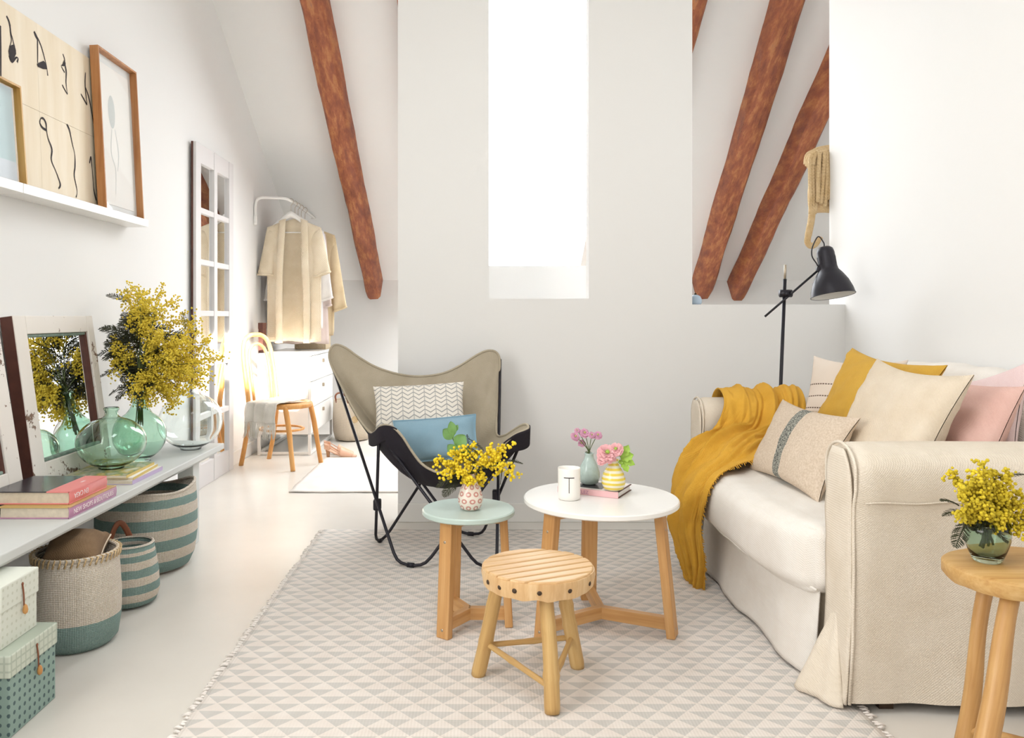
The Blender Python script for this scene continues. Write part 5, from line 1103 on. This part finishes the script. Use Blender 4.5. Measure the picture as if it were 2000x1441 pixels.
# ------------------------------------------------------------------ mustard throw
def throw():
    t = thing('knit_throw', 'mustard yellow throw draped over the far sofa arm and seat', 'throw', (.93, 3.25, .02))
    Lr = [(1.075, 3.627, .62), (1.075, 3.60, .715), (1.075, 3.52, .756), (1.065, 3.428, .715), (1.02, 3.405, .62), (.955, 3.40, .54), (.895, 3.42, .45), (.875, 3.42, .34), (.872, 3.40, .2), (.90, 3.34, .06), (.915, 3.30, .016)]
    Rr = [(1.43, 3.627, .60), (1.43, 3.60, .72), (1.43, 3.52, .758), (1.41, 3.418, .70), (1.36, 3.33, .56), (1.235, 3.22, .518), (1.11, 3.10, .515), (.955, 3.06, .46), (.905, 3.13, .3), (.925, 3.17, .12), (.935, 3.18, .016)]
    L = [Vector(p) for p in Lr]; R = [Vector(p) for p in Rr]
    def base(s, q):
        a, b = crom(L, s), crom(R, s); p = a.lerp(b, q)
        if s < .45: pass
        # belly over the seat edge and arm
        mid = math.sin(PI*q); k = math.exp(-((s-.52)/.12)**2); p += Vector((-.03, -.01, .045))*mid*k
        k = math.exp(-((s-.8)/.16)**2); p += Vector((-.035, -.03, 0))*mid*k
        return p
    def fn(s, q):
        e = .012; a = base(min(1, s+e), q)-base(max(0, s-e), q); b = base(s, min(1, q+e))-base(s, max(0, q-e)); n = b.cross(a)
        n = n.normalized() if n.length > 1e-9 else Vector((0, 0, 1))
        if n.z < 0 and abs(n.z) > abs(n.x): n = -n
        if n.x > 0 and abs(n.x) >= abs(n.z): n = -n
        wx = q*1.9+.55*noise.noise(Vector((s*3, q*1.5, 1)))+.22*math.sin(s*5+1); N3 = lambda f, a, b, o: noise.noise(Vector((wx*f, s*a+b*q, o)))
        d = .036*(1-2*abs(N3(1.7, 1.6, .8, 0))**.75)+.016*(1-2*abs(N3(3.8, 3.2, 1.5, 7))**.8)+.006*N3(9, 7, 2, 4)+.006*noise.noise(Vector((q*16, s*30, 2)))+.003*noise.noise(Vector((q*45, s*60, 6)))
        d = (d-.010)*min(1, 5*min(q, 1-q)+.35)*(.55 if s < .25 else 1 if s > .4 else .55+.45*(s-.25)/.15)
        return base(s, q)+n*(.025+d)
    o = MB().grid(fn, 190, 100).build('cloth', 'mustard_throw', t, smooth=True, solid=.005)
    m = MB(); r = random.Random(6)
    for i in range(70):
        p = fn(1, i/69); m.tube([p, p+Vector((r.uniform(-.012, .006), r.uniform(-.012, .012), -.004)), p+Vector((r.uniform(-.02, .0), r.uniform(-.015, .015), .002-p.z+RUGZ*.8))], [.0022, .002, .001], 4)
    for i in range(150):
        s = .42+.57*i/150; p = fn(s, 1); m.tube([p, p+Vector((r.uniform(-.004, .008), -r.uniform(.006, .016), r.uniform(-.012, .006)))], [.0022, .0012], 4)
    stuff(m.build('fringe', 'mustard_throw', t, smooth=True))
throw()
# ------------------------------------------------------------------ floor lamp
def lamp():
    Y = 3.9; t = thing('floor_lamp', 'black reading floor lamp behind the sofa arm', 'lamp', (1.468, Y, 0))
    MB().lathe([(.001, 0), (.125, 0), (.128, .006), (.125, .016), (.02, .022), (.012, .04), (.001, .04)], (1.468, Y, 0), 40, cap=False).build('base', 'dark_metal', t, auto=40)
    a, b = Vector((1.468, Y, .03)), at(1533, 545, Y); top = at(1534, 517, Y)
    MB().tube([a, b], .0085, 12).build('pole', 'dark_metal', t, smooth=True); MB().tube([b, top], .006, 12).build('pole_tip', 'screw', t, smooth=True)
    j = at(1534, 573, Y); MB().tube([j-Vector((.028, 0, 0)), j+Vector((.03, 0, 0))], .019, 14).build('clamp', 'dark_metal', t, smooth=True); MB().tube([j+Vector((0, -.03, -.002)), j+Vector((0, .02, -.002))], .014, 12).build('clamp_knob', 'dark_metal', t, smooth=True)
    p0, p1 = at(1494, 618, Y-.02), at(1600, 526, Y-.02); MB().tube([p0, p1], .0055, 10).build('arm', 'dark_metal', t, smooth=True)
    MB().rbox(p1-Vector((.014, .014, .014)), p1+Vector((.014, .014, .014)), .006, 3).build('head_joint', 'dark_metal', t, smooth=True)
    tp, rm = at(1610, 482, Y-.01), at(1627, 577, Y-.055); ax = (rm-tp).normalized(); H = (rm-tp).length; M = (-ax).to_track_quat('Z', 'Y').to_matrix().to_4x4()
    prof = [(.001, 0), (.026, -.002), (.037, -.012), (.041, -.03), (.0425, -.1), (.046, -.118), (.062, -.14), (.082, -.175), (.096, -.215), (.1015, -H)]
    sh = MB().lathe(prof, tp, 48, M, cap=False).build('shade', 'dark_metal', t, smooth=True)
    MB().lathe([(r-.0018, z-.002) for r, z in prof[4:-1]]+[(.0998, -H)], tp, 48, M, cap=False).build('shade_lining', 'shade_inner', sh, smooth=True)
    MB().tube([tp+M.to_3x3() @ Vector((.1015*math.cos(k*PI/24), .1015*math.sin(k*PI/24), -H)) for k in range(48)], .0018, 6, closed=True).build('rim', 'dark_metal', sh, smooth=True)
    for k in range(10):
        a_ = 2*PI*k/10; c = tp+M.to_3x3() @ Vector((.0415*math.cos(a_), .0415*math.sin(a_), -.072)); d = M.to_3x3() @ Vector((math.cos(a_), math.sin(a_), 0)); MB().bar(c-ax*.022, c+ax*.022, .007, .003, d).build('vent', 'dark_metal', sh)
    bl = tp+ax*.15; MB().lathe([(.001, 0), (.028, .02), (.034, .045), (.026, .075), (.014, .1), (.013, .12)], bl+ax*.075, 20, M, cap=False).build('bulb', 'shade_inner', sh, smooth=True)
    MB().tube(cat([tp-ax*.004, tp-ax*.022, at(1598, 462, Y), at(1587, 482, Y-.01), at(1586, 500, Y-.015), at(1595, 515, Y-.02), p1], 7), .0032, 6).build('cable', 'dark_metal', t, smooth=True)
lamp()
# ------------------------------------------------------------------ side table with tumbler of mimosa
def log_table():
    c = Vector((1.335, 1.92, 0)); h = .5; r = .185; t = thing('log_side_table', 'natural wood side table with thick slab top beside the sofa arm', 'table', (c.x, c.y, 0))
    N = 60; top = []; rings = []
    def rr(a): return r*(1+.05*math.sin(a*2+.6)+.025*math.sin(a*5+1)+.03*noise.noise(Vector((math.cos(a)*2, math.sin(a)*2, 4))))
    m = MB(); prof = [(.0, h), (.96, h), (1.0, h-.006), (1.0, h-.03), (.95, h-.042), (0, h-.044)]; vs = []
    for k in range(N):
        a = 2*PI*k/N
        for f, z in prof: vs.append(c+Vector((rr(a)*f*math.cos(a), rr(a)*f*math.sin(a)*.9, z+(.0 if f < .9 or z > h-.02 else .006*noise.noise(Vector((a*3, 1, 0)))))))
    K = len(prof); m.add(vs, [(k*K+j, ((k+1) % N)*K+j, ((k+1) % N)*K+j+1, k*K+j+1) for k in range(N) for j in range(K-1)]).build('tabletop', 'slab_wood', t, auto=40)
    legs = [((1.045, 1.69), (1.245, 1.845), .024), ((1.185, 1.945), (1.262, 1.955), .021), ((1.56, 1.93), (1.43, 1.95), .024)]
    for i, (f, tp, rad) in enumerate(legs):
        F0, T = Vector((f[0], f[1], .011 if f[0] < 1.1 else 0)), Vector((tp[0], tp[1], h-.04)); pts = []; rs = []
        for k in range(17):
            s = k/16; pts.append(F0.lerp(T, s)+Vector((.010*math.sin(s*PI*1.4+i), .005*math.sin(s*6+i), 0))*math.sin(PI*s)); rs.append(rad*(.92+.1*math.sin(s*5+i)+.04*noise.noise(Vector((s*5, i, 0)))))
        aligned(MB().tube(pts, rs, 14).build('leg', 'stool_leg', t, smooth=True), F0, T)
    hub = Vector((1.30, 1.875, .1))
    for f, tp, rad in legs: MB().tube([Vector((f[0], f[1], .09)).lerp(Vector((tp[0], tp[1], .09)), .2), hub+Vector((0, 0, -.01))], .014, 10).build('stretcher', 'stool_leg', t, smooth=True)
log_table()
c = (1.252, 1.945, .5003); t = thing('glass_tumbler', 'green glass tumbler of mimosa on the log side table', 'vase', c)
o = [(.0005, 0), (.027, 0), (.033, .005), (.043, .03), (.0505, .055), (.0515, .075), (.0485, .1), (.0465, .1), (.049, .075), (.048, .056), (.040, .032), (.03, .012), (.0005, .012)]
MB().lathe(o, c, 48, cap=False).build('glass_body', 'tumbler_glass', t, smooth=True)
mb = thing('mimosa_bouquet', 'loose mimosa bouquet in the green tumbler', 'bouquet', (1.252, 1.945, .56)); nk = (1.252, 1.945, .59)
tips = [(1900, 895), (1893, 915), (1870, 922), (1862, 945), (1868, 965), (1850, 990), (1885, 975), (1895, 990), (1905, 950), (1920, 940), (1950, 920), (1958, 915), (1945, 945), (1930, 960), (1965, 950), (1985, 960), (1990, 985), (2005, 1000), (1998, 1030), (2020, 960), (1975, 990), (1940, 990), (1915, 985), (1960, 1000), (1880, 945), (1925, 990), (2030, 990), (1955, 965), (1880, 1005), (1910, 1005), (1940, 1008), (1970, 1010)]
fr = [(1822, 972, 1880, 990, .016), (1828, 1002, 1885, 998, .014), (1852, 1062, 1895, 1015, .026), (2000, 926, 1945, 938, .012), (2040, 1040, 1985, 1005, .03), (1868, 1012, 1905, 1000, .02), (1960, 1030, 1930, 1000, .03), (1900, 1035, 1930, 1005, .03), (1945, 1050, 1920, 1020, .025)]
fan(mb, nk, .06, tips, fr, random.Random(14), 'mimosa_olive', 9, 9, .026, .0038, .0055, .03, 2, .4, .05, 1.93)
# ------------------------------------------------------------------ jute rope coil and little blue knob on the half wall
def jute():
    Y = 4.535; t = thing('jute_rope_coil', 'thick coil of natural jute rope hanging on the end of the right wall', 'rope', (2.0, Y, 1.5)); r = random.Random(9)
    MB().rbox((1.925, 4.46, 1.70), (2.17, 4.60, 2.045), .04, 14, (.0, .012, .01), nz=.03, seed=3).build('wound_body', 'jute', t, smooth=True)
    for i in range(15):
        x = 1.93+.235*i/14; p = [Vector((x+r.uniform(-.01, .01), 4.455+r.uniform(-.004, .004), 2.02)), Vector((x+r.uniform(-.012, .012), 4.449+r.uniform(-.002, .003), 1.9)), Vector((x+r.uniform(-.012, .012), 4.452, 1.74+r.uniform(-.03, .03)))]
        if x > 1.985: p = [q+Vector((0, .012, 0)) for q in p]
        MB().tube(cat(p, 5), [.012]*11, 8).build('strand', 'jute', t, smooth=True)
    for i in range(6):
        z = 2.0+.014*(i % 3)*1.0; MB().tube(cat([(1.90, 4.47+i*.022, z-.05), (1.915, 4.47+i*.022, z+.01), (2.0, 4.47+i*.022, z+.035), (2.15, 4.47+i*.022, z+.045)], 5), .012, 8).build('strand', 'jute', t, smooth=True)
    for k in range(3):
        d = k*.017; MB().tube(cat([(1.915+d, 4.475, 2.03), (1.888+d, 4.478, 1.99), (1.886+d, 4.48, 1.88), (1.89+d, 4.48, 1.77), (1.888+d*.6, 4.48, 1.68)], 6), .0125, 8).build('strand', 'jute', t, smooth=True)
    MB().tube(cat([(1.90, 4.482, 1.72), (1.892, 4.482, 1.64), (1.876, 4.482, 1.56), (1.872, 4.482, 1.52), (1.89, 4.482, 1.498), (1.915, 4.482, 1.508), (1.935, 4.482, 1.535), (1.945, 4.482, 1.53)], 7), [.019]*15+[.017]*35, 10).build('rope_tail', 'jute', t, smooth=True)
    MB().tube([(2.08, 4.448, 1.96), (2.08, 4.53, 1.97)], .008, 8).build('peg', 'dark_screw', t)
jute()
t = thing('glass_stopper', 'little pale blue rounded knob on the half wall', 'ornament', (1.205, 4.36, 1.165))
MB().lathe([(.0005, 0), (.028, 0), (.034, .01), (.034, .03), (.026, .046), (.012, .054), (.0005, .055)], (1.205, 4.36, 1.165), 24, cap=False).build('dome', 'blue_glass_knob', t, smooth=True)
MB().lathe([(.0005, 0), (.006, 0), (.007, .006), (.0005, .012)], (1.205, 4.36, 1.219), 12, cap=False).build('tip', 'dark_screw', t, smooth=True)

GROUPS = {'cushion': None, 'woven_basket': 'woven baskets under the bench', 'storage_box': 'dotted storage boxes', 'magazine': 'magazines under the green bottle', 'picture_ledge': 'white picture ledges', 'demijohn': 'glass demijohns on the bench', 'window_mirror': 'old window frames on the bench', 'framed_picture': 'framed pictures on the ledge', 'bud_vase': 'little bud vases', 'side_table': 'round nesting side tables', 'mimosa_bouquet': 'mimosa bouquets', 'flower_sprig': 'pink flowers on the white table'}
for o in COL.objects:
    if o.parent or 'category' not in o or 'group' in o: continue
    k = o.name.split('.')[0]
    if k == 'cushion': o['group'] = 'cushions on the sofa' if o.location.x > .8 else 'cushions on the butterfly chair' if o.location.x > -.8 else 'cushions in baskets'
    elif k in GROUPS: o['group'] = GROUPS[k]
    elif k == 'book' and o.location.x < 0: o['group'] = 'books piled on the bench'
